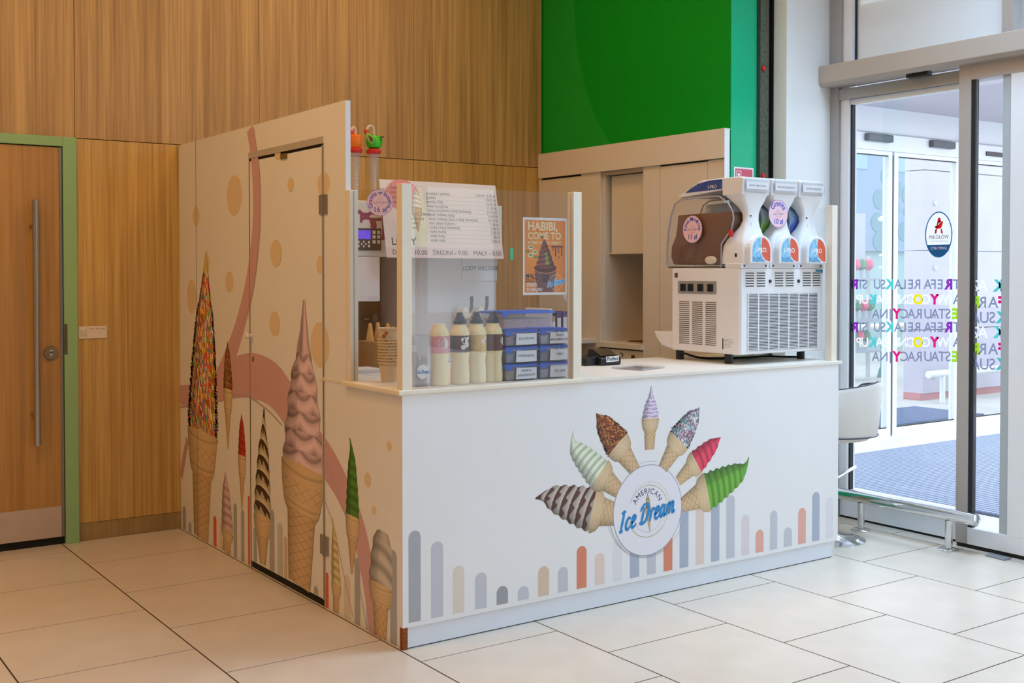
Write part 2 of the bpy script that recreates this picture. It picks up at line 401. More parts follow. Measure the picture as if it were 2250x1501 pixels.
# teal pillar, concrete edge, shutter channel, white pier
m_teal = mat('teal_paint', '08b27e', .35, spec=.25, noise=.02, scale=3)
pts = [(2.451, .742), (2.60, .742)]+[(2.60+.094*math.sin(a), .742+.06*(1-math.cos(a))) for a in [PI/2*k/8 for k in range(1, 9)]]+[(2.694, .90), (2.602, .90), (2.602, .7444), (2.451, .7444)]
pl = MB().prism(pts, 'z', 0, 4).build('pillar', m_teal, None, smooth=True); tag(pl, kind='structure')
cs = MB().box(2.695, 2.762, .757, .90, 0, 4).build('trim_1', mat('raw_concrete', '5f6455', .9, noise=.35, scale=120, bump=.4)); tag(cs, kind='structure')
m_red = mat('red_cap', 'd8261f', .4, noise=.03)
for z in (2.523, 1.93, 3.1):
    MB().lathe([(.0145, .757), (.0145, .747), (.010, .744)], 2.715, z, 14, 'y').build('red_plug', m_red, cs, smooth=True)
ch = MB().box(2.765, 2.84, .79, .90, 0, 4).build('trim_2', mat('black_channel', '0e0c0c', .35, .3, noise=.1)); tag(ch, kind='structure')
MB().box(2.768, 2.773, .76, .79, 0, 4).build('rail_fin', mat('channel_grey', '4a4643', .35, .8, noise=.05), ch)
MB().box(2.779, 2.783, .74, .79, 0, 4).build('rail_fin', MATS['channel_grey'], ch)
pr_ = MB().box(2.786, 3.22, .65, .90, 0, 4).build('wall_pier', mat('pier_paint', 'ebebea', .55, noise=.012, scale=4)); tag(pr_, kind='structure')

# ---- glass facade (X = 3.2): fixed pane beside the pier
w1 = thing('window_1', None, None, (3.2, .2, 0), kind='structure')
def bx(name, m, par, *a, bevel=.0015): return MB().box(*a).build(name, m, par, bevel=bevel)
bx('frame_post', M_alu, w1, 3.15, 3.24, .592, .65, 0, 2.46)
bx('frame_reveal', M_alu_l, w1, 3.17, 3.24, .534, .592, .15, 2.46)
bx('gasket', M_rubber, w1, 3.186, 3.215, .524, .534, .15, 2.41)
bx('sill_panel', mat('sill_white', 'eceff4', .25, .15, noise=.02), w1, 3.18, 3.24, -.17, .59, .012, .150)
bx('sill_gap', M_dark, w1, 3.19, 3.23, -.17, .59, -.008, .012, bevel=0)
bx('sill_ledge', M_alu_l, w1, 3.165, 3.26, -.17, .592, .150, .165)
bx('transom', M_alu, w1, 3.155, 3.24, -.17, .592, 2.365, 2.425)
bx('transom_light', M_alu_l, w1, 3.185, 3.24, -.17, .58, 2.335, 2.364)
pane1 = bx('pane', M_glass, w1, 3.203, 3.209, -.19, .53, .165, 2.365, bevel=0)
bx('clerestory_pane', glassmat('frosted_glass', (.93, .96, .97), 1.45, .72, .2, (.86, .89, .90)), w1, 3.203, 3.209, -.42, .53, 2.56, 4.0, bevel=0)
bx('upper_post', M_alu, w1, 3.14, 3.24, .570, .65, 2.545, 4.0)
bx('upper_reveal', M_alu_l, w1, 3.16, 3.24, .512, .570, 2.545, 4.0)
bx('upper_gasket', M_rubber, w1, 3.19, 3.22, .505, .512, 2.545, 4.0)
bx('upper_mullion', M_alu, w1, 3.14, 3.24, -.470, -.41, 2.53, 4.0)
# header beam with sloping lower edge
hb = MB().prism([(3.05, 2.455), (3.075, 2.438), (3.2, 2.438), (3.2, 2.553), (3.05, 2.553)], 'y', -3.2, .649).build('trim_3', mat('beam_grey', 'b3a79b', .45, noise=.01, scale=5), None, bevel=.003); tag(hb, kind='structure')
bx('door_sensor', M_black, hb, 3.10, 3.14, -.02, .11, 2.418, 2.4375)
# ---- sliding leaf in front of the fixed pane
d2 = thing('door_2', None, None, (3.14, -.7, 0), kind='structure')
m_stile = mat('stile_grey', 'b4aca6', .42, .15, noise=.01, scale=8)
bx('stile', m_stile, d2, 3.115, 3.155, -.262, -.195, .02, 2.44)
bx('gasket', M_rubber, d2, 3.12, 3.15, -.285, -.262, .10, 2.36)
bx('bottom_rail', M_alu_l, d2, 3.115, 3.155, -1.45, -.262, .02, .105)
bx('top_rail', m_stile, d2, 3.115, 3.155, -1.45, -.262, 2.36, 2.44)
bx('glass_edge', mat('frost_edge', 'aeb7ba', .35, noise=.02), d2, 3.125, 3.150, -.475, -.43, .105, 2.36)
bx('stile', M_alu_l, d2, 3.115, 3.155, -.575, -.478, .105, 2.36)
pane2 = bx('pane', M_glass, d2, 3.132, 3.138, -.43, -.286, .105, 2.36, bevel=0)
bx('pane', M_glass, d2, 3.132, 3.138, -1.45, -.576, .105, 2.36, bevel=0)
bx('floor_guide', M_dark, d2, 3.12, 3.15, -1.45, -.2, 0, .02, bevel=0)
# further bays of the facade down the passage (seen only as reflections)
w2 = thing('window_2', None, None, (3.2, -5, 0), kind='structure')
for k in range(4):
    y = -4.0-1.28*k
    bx('mullion', M_alu_l, w2, 3.15, 3.24, y-.04, y+.04, 0, 4)
    bx('pane', M_glass, w2, 3.203, 3.209, y-1.24, y-.04, .1, 4, bevel=0)
    bx('rail', M_alu_l, w2, 3.17, 3.24, y-1.24, y-.04, 2.44, 2.56)
    bx('sill_panel', M_alu_l, w2, 3.17, 3.24, y-1.24, y-.04, 0, .1)
wr2 = MB().box(3.18, 3.3, -3.96, -1.46, -.05, 4).build('wall_right', M_white2); tag(wr2, kind='structure')
bx('pane', M_glass, w2, 3.203, 3.209, -1.46, -.47, 2.56, 4, bevel=0)
# ================================================================ THE KIOSK
K = thing('ice_cream_kiosk', 'white ice cream kiosk counter printed with cones and a round logo', 'kiosk', (1.2, .9, 0))
T = .022
fp = MB().box(.0, 2.44, 0, .02, .08, .945).build('front_panel', M_white, K)
tag(fp, 'white front panel with a fan of seven cones round a circular logo')
MB().box(.02, 2.405, .006, .026, .004, .08).build('plinth', mat('plinth_white', 'dfe3ea', .42, noise=.02, scale=5), K)
MB().box(.02, 2.405, .01, .026, 0, .004).build('plinth_gap', M_dark, K)
MB().box(2.40, 2.42, .02, .045, 0, .08).build('plinth_return', M_white, K)
MB().box(2.42, 2.44, .02, .62, .0, .945).build('end_panel', M_white, K)
sp = MB().box(0, T, .0205, .453, 0, .945).box(0, T, .453, .6555, 0, 2.08).box(0, T, .6555, 1.4565, 1.93, 2.08).box(0, T, 1.4565, 2.447, 0, 2.08).build('side_panel', M_white, K)
tag(sp, 'tall side panel printed with large ice cream cones and beige dots')
MB().box(-.001, .0205, -.0005, .0203, .0, .082).build('chipped_corner', mat('raw_chipboard', '8a4a1c', .9, noise=.5, scale=220, bump=.8), K)
dr = MB().box(.0012, .02, .660, 1.452, .032, 1.915).build('door', M_white, K)
tag(dr, 'flush staff door cut into the side panel')
MB().box(-.0035, .012, .656, 1.457, 1.928, 1.956).build('door_head_trim', mat('head_trim', 'b5aea4', .5, noise=.02), K)
MB().box(.004, .02, .656, 1.457, 1.915, 1.93).build('door_head_gap', M_dark, K)
MB().box(.006, .021, .658, 1.455, 0, .03).build('threshold_gap', M_dark, K)
MB().box(-.004, .006, 1.02, 1.085, 1.895, 1.918).build('door_catch', mat('brass', '8a7440', .4, .7, noise=.05), K)
m_seam = mat('seam_trim', 'c2bbb2', .45, noise=.02); m_seamd = mat('seam_shadow', '6c6258', .7, noise=.05)
for y, wd, z1 in ((1.4545, .003, 1.93), (2.179, .0016, 2.08), (.6585, .003, 1.93)):
    MB().box(-.0016, .001, y-wd/2, y+wd/2, 0.0, z1).build('seam', m_seamd, K)
MB().box(-.0022, .001, .6635, .6695, 0.03, 1.92).build('seam', m_seam, K)
MB().box(-.0022, .001, .6475, .6535, 0.0, 1.93).build('seam', m_seam, K)
kn = MB().lathe([(.008, -.002), (.007, -.014), (.014, -.020), (.016, -.028), (.012, -.035), (.004, -.038)], 1.425, 1.098, 16, 'x').build('knob', mat('knob_cream', 'e2d6c4', .35, noise=.01), dr, smooth=True)
MB().lathe([(.009, .002), (.009, -.003)], 1.415, .988, 14, 'x', sx=.9, sy=1.3).build('lock', mat('brass', '8a7440'), dr)
for z in (1.675, .262):
    h = MB().box(-.006, -.0003, .617, .653, z-.04, z+.04).box(-.006, -.0003, .661, .690, z-.04, z+.04).lathe([(.006, z-.041), (.006, z+.041)], -.006, .657, 10).build('hinge', mat('hinge_steel', '9b948a', .4, .6, noise=.05), dr, bevel=.0008)
# countertop, ledges
MB().box(-.002, 2.46, -.006, .70, .945, .9605).build('countertop', M_top, K, bevel=.002)
MB().box(-.022, .052, -.014, .4525, .9445, .9625).box(.05, .84, -.012, .05, .9445, .9620).build('ledge', M_cream, K, bevel=.004)
MB().box(.70, 1.75, .95, 2.44, .86, .8995).box(.72, .76, 1.0, 2.40, 0, .86).box(1.69, 1.73, 1.0, 2.40, 0, .86).build('back_worktop', M_top, K)
MB().box(.03, .70, .70, 1.45, .905, .945).box(.04, .08, .74, .78, 0, .905).box(.04, .08, 1.38, 1.42, 0, .905).box(.62, .66, 1.38, 1.42, 0, .905).build('side_worktop', M_top, K)
# posts and acrylic sheets
for a in ((.0, .042, .0, .040), (.795, .838, .0, .040), (.0, .037, .4185, .4525), (2.412, 2.452, .022, .062)):
    MB().box(*a, .9605, 1.722).build('post', M_cream if a[0] > 0 or a[2] > 0 else M_cream, K, bevel=.002)
MB().box(.017, .0185, .4178, .4195, .9605, 1.72).build('post_groove', m_seamd, K)
MB().box(.042, .795, .016, .021, .9605, 1.716).build('acrylic_pane', M_acryl, K)
MB().box(.016, .021, .040, .418, .9605, 1.716).build('acrylic_pane', M_acryl, K)
MB().box(2.450, 2.455, .0625, .62, .9605, 1.716).build('acrylic_pane', M_acryl, K)
MB().lathe([(.045, .042), (.046, .0445), (.045, .047)], .822, 1.312, 32, 'y').build('round_plate', M_white, K, smooth=True)
MB().box(.497, .513, .0218, .0225, 1.445, 1.492).build('green_sticker', mat('green_sticker', '35c98a', .5, noise=.03), K)

# ---------------------------------------------------------------- prints
def band_color(name, c): return mat('ink_'+name, c, .4, noise=.01, scale=6)
INK = {k: band_color(k, c) for k, c in dict(grey='a9abb2', lgrey='c3c5cd', beige='ddd2c6', tan='d6bfa8', orange='d98566', peach='e3cdc2', pale='dfdee2',
       blue='aab3c4', salmon='e2aa9a', pinkgrey='dcd3d6', dgrey='9a9ca4', bar_orange='d9603c', pink='cfa2a6', pinkd='c4949a', dot='e2cba8', line='b59aa0').items()}
def bar(fr, par, x0, x1, y, ink, base, d=.0006):
    """rounded bar: top from the photo (px), bottom at height base"""
    a, t1 = fpx(fr, x0, y); b2, t2 = fpx(fr, x1, y); top = fpx(fr, (x0+x1)/2, y)[1]; r = (b2-a)/2; c = (a+b2)/2
    pts = [(a, base), (b2, base)]+[(c+r*math.cos(PI*k/14), top-r+r*math.sin(PI*k/14)) for k in range(15)]
    return poly(fr, pts, 'bar_print', INK[ink], par, d)
for x0, x1, y, ink in [(897.4, 924.3, 1166, 'grey'), (947, 973.7, 1190, 'lgrey'), (994.8, 1020, 1243, 'beige'), (1043.7, 1069.5, 1258, 'lgrey'), (1091, 1116, 1288, 'dgrey'),
        (1137.5, 1162, 1288, 'lgrey'), (1182, 1206.5, 1244, 'tan'), (1225.8, 1248, 1246, 'lgrey'), (1267, 1288.8, 1200, 'orange'), (1307, 1328, 1215.5, 'peach'),
        (1346.5, 1366.6, 1185, 'pale'), (1384, 1404.5, 1185, 'blue'), (1421.5, 1441, 1195, 'lgrey'), (1458, 1477.6, 1170, 'orange'), (1493.5, 1513, 1091, 'blue'),
        (1529, 1547.5, 1038, 'peach'), (1562.5, 1581, 1085, 'blue'), (1596, 1614.5, 1088, 'lgrey'), (1629, 1646.5, 1131, 'pinkgrey'), (1660, 1677.7, 1164, 'salmon'),
        (1692, 1708, 1122, 'lgrey'), (1722, 1740, 1159, 'lgrey'), (1753.8, 1770.8, 1116, 'salmon'), (1784.7, 1801, 1081, 'blue'), (1814.7, 1831, 1092, 'pale')]:
    bar(FRONT, fp, x0, x1, y, ink, .098)

def rgb(h): return np.array(lin(h))
CN = [0]
def cone_print(fr, par, tip, mouth, end, hw, style, name='cone_print', we=.12, curl=0., kind='point', d=.0012, res=1.0, bulge=1.0, label=None, neck=.2, bowlf=.36):
    """flat print of a soft-serve cone: tip, mouth (rim centre) and end in panel coordinates, hw = half width at the rim"""
    tip, mouth, end = map(lambda p: np.array(p, float), (tip, mouth, end)); CN[0] += 1; d = d+.0001*(CN[0] % 8)
    ax = mouth-tip; Ls = np.hypot(*ax); a = ax/Ls; nn = np.array([-a[1], a[0]])*-1
    step = .0035/res
    nv = max(24, int(Ls/step)); nu = max(9, int(2*hw/step)); 
    U = np.linspace(-1, 1, nu); pos = []; cols = []
    st, c1, c2, nr = style
    C1, C2 = rgb(c1), rgb(c2)
    pal = [rgb(c) for c in ('d8402f', 'e8c53c', '4f8fb0', '7aa64a', 'e7e0cf', '9a3a2a', 'e59a4a', 'c9507a')] if st == 'sprinkle' else \
          [rgb(c) for c in ('e6e2dc', '5c8fae', 'd06a80', '5f5a64', '82b8a0', 'c9b7d8')] if st == 'pastel' else [rgb(c) for c in ('7a4326', 'a9602f', '4e2a1c', 'c98a4f', '8a3f20')]
    for i in range(nv+1):
        v = i/nv
        if v < neck: wv = .05+(.40-.05)*(v/neck)**1.3 if kind != 'round' else .30+.45*math.sqrt(v/neck)
        else: wv = (.40 if kind != 'round' else .75)+(1.02*bulge-(.40 if kind != 'round' else .75))*((v-neck)/(1-neck))**.62
        if v > .88: wv *= 1-.08*(v-.88)/.12
        c0 = tip+ax*v+nn*curl*hw*max(0, 1-v/(neck*1.1))**2
        for u in U:
            ww = wv; ph = v*nr+u*.16-.22*u*u
            if st in ('twist', 'choc', 'blob') and v > .1: ww = wv*(1+.055*math.cos(2*PI*(v*nr+(-.06 if u > 0 else -.38)-.5)))
            if st in ('sprinkle', 'pastel', 'nuts'): ww = wv*(1+(rng.random()*.26-.08)*(abs(u) > .9))
            pos.append(c0+nn*u*hw*ww)
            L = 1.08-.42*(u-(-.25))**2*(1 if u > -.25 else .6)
            if st == 'twist':
                k = ph % 1.0; rdg = math.sin(PI*min(1, k*1.15))**.8 if k < .87 else .15; fine = .05*math.sin(2*PI*(v*nr*3+u*2.3))
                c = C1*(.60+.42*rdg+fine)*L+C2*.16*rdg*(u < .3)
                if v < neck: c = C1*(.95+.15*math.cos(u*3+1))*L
            elif st == 'blob':
                if v > neck*.86:
                    q = (v-neck*.86)/(1-neck*.86)*nr; rowi = math.floor(q); k = (q-.42*abs(math.cos(u*2.5+(rowi % 2)*1.2))) % 1.0
                    sh_ = .62+.50*math.sin(PI*min(1.0, k*1.25))**.7-.10*(k > .86)
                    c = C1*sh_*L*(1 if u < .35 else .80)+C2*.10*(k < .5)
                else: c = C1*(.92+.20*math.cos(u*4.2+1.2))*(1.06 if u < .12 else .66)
            elif st == 'choc':
                k = (ph % 1.0); edge = .46+.16*math.sin(u*9+i*.2)
                c = (C2*(.75+.5*math.sin(k*PI)) if k < edge else C1*(.85+.2*math.cos(k*6)))*L if v > .08 else C2
            elif st in ('sprinkle', 'pastel', 'nuts'):
                cs_ = .024 if st == 'sprinkle' else .0085
                gu = int(math.floor((u*hw*wv+v*Ls*.35)/(cs_*.45))); gv = int(math.floor((v*Ls+.5*cs_*math.sin(gu*2.1))/cs_))
                hsh = math.sin(gu*12.9898+gv*78.233)*43758.5453; hsh -= math.floor(hsh); h2 = math.sin(gu*39.3+gv*11.1)*1753.5; h2 -= math.floor(h2)
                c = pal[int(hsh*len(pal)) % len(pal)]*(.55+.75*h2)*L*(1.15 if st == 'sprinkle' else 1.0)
                if st == 'sprinkle' and v < .12: c = C1*(.9+.2*rng.random())
            else: c = C1*L
            cols.append(np.clip(c, 0, 1))
    B = MB(); B.add([fr.p(*p, d) for p in pos], [(j*nu+k, j*nu+k+1, (j+1)*nu+k+1, (j+1)*nu+k) for j in range(nv) for k in range(nu-1)], cols)
    # wafer
    ax2 = end-mouth; L2 = np.hypot(*ax2); a2 = ax2/L2; n2 = np.array([-a2[1], a2[0]])*-1; nv2 = max(16, int(L2/step)); pos = []; cols = []
    W0, W1 = rgb('e2c59c'), rgb('b98a54')
    bowl = bowlf
    for i in range(nv2+1):
        q = i/nv2
        if q < bowl: wv = 1.03-.20*(q/bowl)**2
        elif q < bowl+.06: wv = .83-.17*(q-bowl)/.06
        else: wv = .66+(we-.66)*(q-bowl-.06)/(1-bowl-.06)
        c0 = mouth+ax2*q-a*hw*.10*(1-q)
        for u in U:
            bow = (1-u*u)*hw*.12*max(0., 1-q/.9)
            pos.append(c0+n2*u*hw*wv+a2*(bow if i else bow*-.3))
            L = 1.08-.40*(u+.2)**2
            if q < bowl:
                band = .24 if (.06 < q/bowl < .14 or .84 < q/bowl < .92) else 0
                xx = .28 if (.3 < q/bowl < .75 and (abs(math.sin(u*6+q*34)) < .16 or abs(math.sin(u*6-q*34)) < .16)) else 0
                k = 1-band-xx
            else:
                gl = min(abs(math.sin(u*4+q*40*max(.4, L2/.5))), abs(math.sin(u*4-q*40*max(.4, L2/.5))))
                k = .70 if gl < .20 else 1.0
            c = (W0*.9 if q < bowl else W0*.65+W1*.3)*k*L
            cols.append(np.clip(c, 0, 1))
    B.add([fr.p(*p, d+.0002) for p in pos], [(j*nu+k, j*nu+k+1, (j+1)*nu+k+1, (j+1)*nu+k) for j in range(nv2) for k in range(nu-1)], cols)
    o = B.build(name, M_print, par, fixn=False)
    if label: tag(o, label)
    return o
F = lambda x, y: fpx(FRONT, x, y)
S = lambda x, y: fpx(SIDE, x, y)
LIL = ('twist', 'cfbcd8', 'e7dcef', 7)
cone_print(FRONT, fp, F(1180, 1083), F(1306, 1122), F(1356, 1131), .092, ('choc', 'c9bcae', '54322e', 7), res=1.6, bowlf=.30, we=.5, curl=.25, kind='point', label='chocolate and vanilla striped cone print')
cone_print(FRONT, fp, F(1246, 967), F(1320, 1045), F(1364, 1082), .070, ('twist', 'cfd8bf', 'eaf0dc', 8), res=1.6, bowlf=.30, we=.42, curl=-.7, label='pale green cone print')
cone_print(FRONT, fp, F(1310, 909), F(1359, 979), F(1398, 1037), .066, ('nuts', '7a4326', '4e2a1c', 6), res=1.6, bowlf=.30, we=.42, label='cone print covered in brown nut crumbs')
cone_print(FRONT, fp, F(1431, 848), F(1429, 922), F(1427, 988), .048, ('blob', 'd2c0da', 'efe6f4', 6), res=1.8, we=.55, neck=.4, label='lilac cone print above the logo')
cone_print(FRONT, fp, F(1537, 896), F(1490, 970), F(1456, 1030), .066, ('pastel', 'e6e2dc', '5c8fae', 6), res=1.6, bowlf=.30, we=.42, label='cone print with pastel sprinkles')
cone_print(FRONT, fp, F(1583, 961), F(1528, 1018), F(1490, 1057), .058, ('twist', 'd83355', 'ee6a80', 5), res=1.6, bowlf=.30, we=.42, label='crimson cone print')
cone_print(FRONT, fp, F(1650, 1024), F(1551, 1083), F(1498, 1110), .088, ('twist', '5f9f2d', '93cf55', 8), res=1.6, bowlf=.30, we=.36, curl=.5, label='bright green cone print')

# logo
LC = F(1424, 1121); LR = .194
m_logo_w = mat('logo_white', 'e6e4ea', .4, noise=.008); m_logo_l = mat('logo_grey_line', '9a99a6', .4, noise=.02); m_gold = mat('logo_gold', 'b9a56a', .4, noise=.04)
m_navy = mat('logo_navy', '22205c', .4, noise=.02); m_cyan = mat('logo_blue', '1f86c6', .4, noise=.03); m_lgold = mat('logo_pale_gold', 'cdbfa0', .4, noise=.03)
poly(FRONT, ellipse(*LC, LR, LR, 72), 'logo_disc', m_logo_w, fp, .0018)
ribbon(FRONT, ellipse(*LC, LR, LR, 90)+[(LC[0]+LR, LC[1])], .003, 'logo_ring', m_logo_l, fp, .0021)
for r, a0, a1, dx, dy in ((.216, PI*1.05, PI*1.62, 0, .02), (.224, PI*1.08, PI*1.68, .004, .02), (.235, PI*1.1, PI*1.9, .0, .035), (.21, PI*.42, PI*.58, 0, 0)):
    ribbon(FRONT, ellipse(LC[0]+dx, LC[1]+dy, r, r, 50, a0, a1), .0013, 'logo_sweep', m_logo_l, fp, .0022)
def ringat(cx, cy, rx, wd, m, a0=0, a1=2*PI): ribbon(FRONT, ellipse(LC[0]+cx, LC[1]+cy, rx, rx, 60, a0, a1)+([(LC[0]+cx+rx, LC[1]+cy)] if a1-a0 > 6.2 else []), wd, 'logo_ring', m, fp, .0023)
ringat(0, -.005, .112, .0024, m_gold, PI*.1, PI*.86); ringat(.0, 0, .116, .0022, m_gold, PI*1.1, PI*2.05); ringat(.006, .003, .118, .0014, m_lgold, -.3, PI*.75); ringat(-.003, -.012, .102, .0012, m_lgold, PI*1.1, PI*1.8); ringat(0, -.01, .084, .0012, m_logo_l, PI*1.05, PI*1.95)
text('AMERICAN', FRONT, LC[0]-.004, LC[1]+.0, .034, m_navy, fp, d=.0026, arc=(.082, PI/2), space=1.15, bold=.0, name='logo_lettering')
cone_print(FRONT, fp, (LC[0]-.004, LC[1]+.072), (LC[0]-.0, LC[1]+.0), (LC[0]+.010, LC[1]-.098), .016, ('choc', 'cabf9d', '8f7a52', 4), res=2.2, d=.0024, we=.05, name='logo_cone')
SCR = {'I': (.42, [[(.10, .92), (.26, 1.0), (.40, .98)], [(.28, .97), (.20, .5), (.12, .02)], [(0, .04), (.14, .0), (.26, .06)]]),
       'c': (.40, [[(.34, .50), (.26, .60), (.12, .50), (.05, .22), (.12, .02), (.24, .02), (.38, .16)]]),
       'e': (.40, [[(.06, .26), (.22, .34), (.32, .48), (.26, .62), (.14, .56), (.05, .28), (.12, .03), (.24, .02), (.40, .16)]]),
       ' ': (.22, []),
       'D': (.74, [[(.30, .86), (.22, .4), (.16, .04)], [(.04, .70), (.20, .96), (.44, 1.0), (.62, .82), (.64, .5), (.50, .16), (.30, .02), (.12, .03), (.04, .14)]]),
       'r': (.36, [[(.10, .60), (.09, .3), (.05, .0)], [(.09, .36), (.18, .58), (.28, .62), (.34, .54)]]),
       'a': (.46, [[(.34, .56), (.22, .62), (.09, .46), (.05, .18), (.12, .02), (.24, .12), (.34, .46)], [(.37, .62), (.32, .30), (.32, .05), (.40, .03), (.48, .14)]]),
       'm': (.70, [[(.09, .60), (.09, .3), (.05, .0)], [(.09, .34), (.20, .58), (.30, .58), (.30, .3), (.27, 0)], [(.30, .34), (.42, .58), (.52, .58), (.53, .28), (.52, .05), (.60, .03), (.68, .14)]])}
def script(word, fr, s, t, size, m, par, wd=.13, angle=0., d=.003, name='script_lettering', shear=.28):
    tot = sum(SCR[c][0] for c in word); x = -tot/2; B = MB(); ca, sa = math.cos(angle), math.sin(angle)
    for c in word:
        for stroke in SCR[c][1]:
            q = []
            for a_, b_ in smoothpts(stroke, 5):
                X, Y_ = (x+a_+shear*b_)*size, (b_-.5)*size; q.append((s+X*ca-Y_*sa, t+X*sa+Y_*ca))
            n_ = len(q); d += .00025; ribbon_mb(B, fr, q, [wd*size*(.62+.38*math.sin(PI*k/(n_-1))) for k in range(n_)], d)
        x += SCR[c][0]
    return B.build(name, m, par, fixn=False)
script('Ice Dream', FRONT, LC[0]-.012, LC[1]-.012, .078, m_cyan, fp, wd=.17, angle=.16, d=.0032, name='logo_script')

# ---- side panel prints
def sbar(x0, x1, y, ink): return bar(SIDE, sp, x0, x1, y, ink, .035 if 552 < x0 < 712 else .004)
for a in [(401.5, 408.5, 1112, 'grey'), (414.5, 421, 1147, 'grey'), (468.8, 475.7, 1134, 'bar_orange'), (483, 488, 1147, 'dot'), (513, 520.7, 1106, 'grey'), (529.4, 536.7, 1120, 'grey'),
          (544.5, 549, 1089, 'bar_orange'), (592, 601.7, 1119, 'grey'), (609.5, 619.5, 1150, 'lgrey'), (557, 563, 1160, 'grey'), (715.5, 722, 1258, 'bar_orange'), (755.8, 769.7, 1263, 'beige'), (779, 791.4, 1226, 'grey'),
          (804, 815, 1298, 'lgrey'), (857, 872, 1209, 'grey'), (624, 630, 1180, 'tan'), (690, 698, 1288, 'grey')]: sbar(*a)
for x, y, rx, ry in [(515, 430, 17, 45), (431, 476, 8, 22), (421, 652, 10, 38), (504, 620, 9, 24), (638, 406, 6.5, 15), (610, 336, 6.5, 16), (711, 404, 14, 26), (606, 557, 12, 30), (703, 581, 7.6, 19),
                     (603, 712, 11, 27), (703, 758, 21, 50), (855, 981, 5.6, 11), (808, 1055, 7.4, 16.5), (822, 1122, 5, 10), (455, 580, 6, 22)]:
    c = S(x, y); r_ = S(x+rx, y)[0]-c[0]
    poly(SIDE, ellipse(c[0], c[1], r_, abs(S(x, y-ry)[1]-c[1]), 36), 'dot_print', INK['dot'], sp, .0005)
def sweep(pts, wpx, ink, d): 
    q = smoothpts([S(*p) for p in pts], 8); n_ = len(q)
    ws = [abs(S(p[0]+w_, p[1])[0]-S(*p)[0]) for p, w_ in zip(pts, wpx)]; W_ = list(np.interp(np.linspace(0, len(pts)-1, n_), range(len(pts)), ws))
    return ribbon(SIDE, q, W_, 'sweep_print', INK[ink], sp, d)
sweep([(549, 281), (557, 330), (563, 400), (564, 480), (558, 560), (546, 640), (529, 710), (510, 770), (486, 828), (462, 870)], [14, 15, 16, 17, 18, 19, 19, 20, 20, 14], 'pink', .0007)
sweep([(396, 868), (440, 870), (475, 850), (510, 832), (555, 826), (600, 846), (640, 900), (690, 980), (715, 1010), (745, 1060), (770, 1115), (790, 1175), (806, 1250), (818, 1330), (826, 1405)], [14, 20, 26, 34, 40, 42, 42, 40, 38, 34, 32, 32, 30, 28, 26], 'pink', .0008)
sweep([(398, 1050), (404, 1010), (412, 965)], [6, 7, 6], 'pinkd', .0008)
for pts in ([(558, 282), (570, 380), (571, 480), (563, 580), (550, 660), (520, 745)], [(396, 895), (470, 885), (530, 868), (580, 895), (620, 935)], [(713, 1012), (745, 1090), (770, 1175), (785, 1260), (800, 1345), (806, 1385)], [(714, 1100), (735, 1165), (755, 1260), (775, 1355)]):
    sweep(pts, [1.3]*len(pts), 'line', .0009)
def scone(tip, mouth, end, hwpx, style, **k):
    t, m_, e = S(*tip), S(*mouth), S(*end); hw = abs(S(mouth[0]+hwpx, mouth[1])[0]-m_[0])
    e = (e[0], max(e[1], .036 if 552 < end[0] < 712 else .003))
    return cone_print(SIDE, sp, t, m_, e, hw, style, **k)
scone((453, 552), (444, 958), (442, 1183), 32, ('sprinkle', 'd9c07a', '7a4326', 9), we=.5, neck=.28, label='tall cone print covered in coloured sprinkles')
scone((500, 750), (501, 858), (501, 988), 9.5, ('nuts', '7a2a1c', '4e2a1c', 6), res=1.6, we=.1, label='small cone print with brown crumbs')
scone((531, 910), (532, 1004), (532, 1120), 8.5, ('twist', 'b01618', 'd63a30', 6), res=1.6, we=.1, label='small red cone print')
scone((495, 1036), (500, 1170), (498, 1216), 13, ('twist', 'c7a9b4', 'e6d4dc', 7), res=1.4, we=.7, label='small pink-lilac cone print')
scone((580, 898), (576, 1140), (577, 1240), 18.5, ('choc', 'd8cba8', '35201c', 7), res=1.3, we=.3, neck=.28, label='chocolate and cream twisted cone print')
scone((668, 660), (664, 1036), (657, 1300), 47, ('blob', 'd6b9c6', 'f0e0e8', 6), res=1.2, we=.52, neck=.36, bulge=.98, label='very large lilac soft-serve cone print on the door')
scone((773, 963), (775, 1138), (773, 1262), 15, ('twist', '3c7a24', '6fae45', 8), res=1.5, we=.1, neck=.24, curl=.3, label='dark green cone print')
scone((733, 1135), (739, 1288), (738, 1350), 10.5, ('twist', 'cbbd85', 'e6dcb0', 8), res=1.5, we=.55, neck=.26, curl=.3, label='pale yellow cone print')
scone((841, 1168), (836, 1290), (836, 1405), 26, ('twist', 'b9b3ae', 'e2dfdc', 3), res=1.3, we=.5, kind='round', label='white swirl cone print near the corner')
# ================================================================ VESTIBULE AND OUTSIDE
m_vfl = mat('vestibule_tile', 'd4d2d2', .45, noise=.03, scale=5)
vf = MB().box(3.22, 9.4, -2.5, 2.62, -.06, -.001).build('floor_vestibule', m_vfl); tag(vf, kind='structure')
gd = MB().box(3.22, 40, 2.62, 40, -.08, -.02).box(9.4, 40, -30, 2.62, -.08, -.02).build('ground', mat('pavement', 'bdbab6', .8, noise=.06, scale=3)); tag(gd, kind='structure')
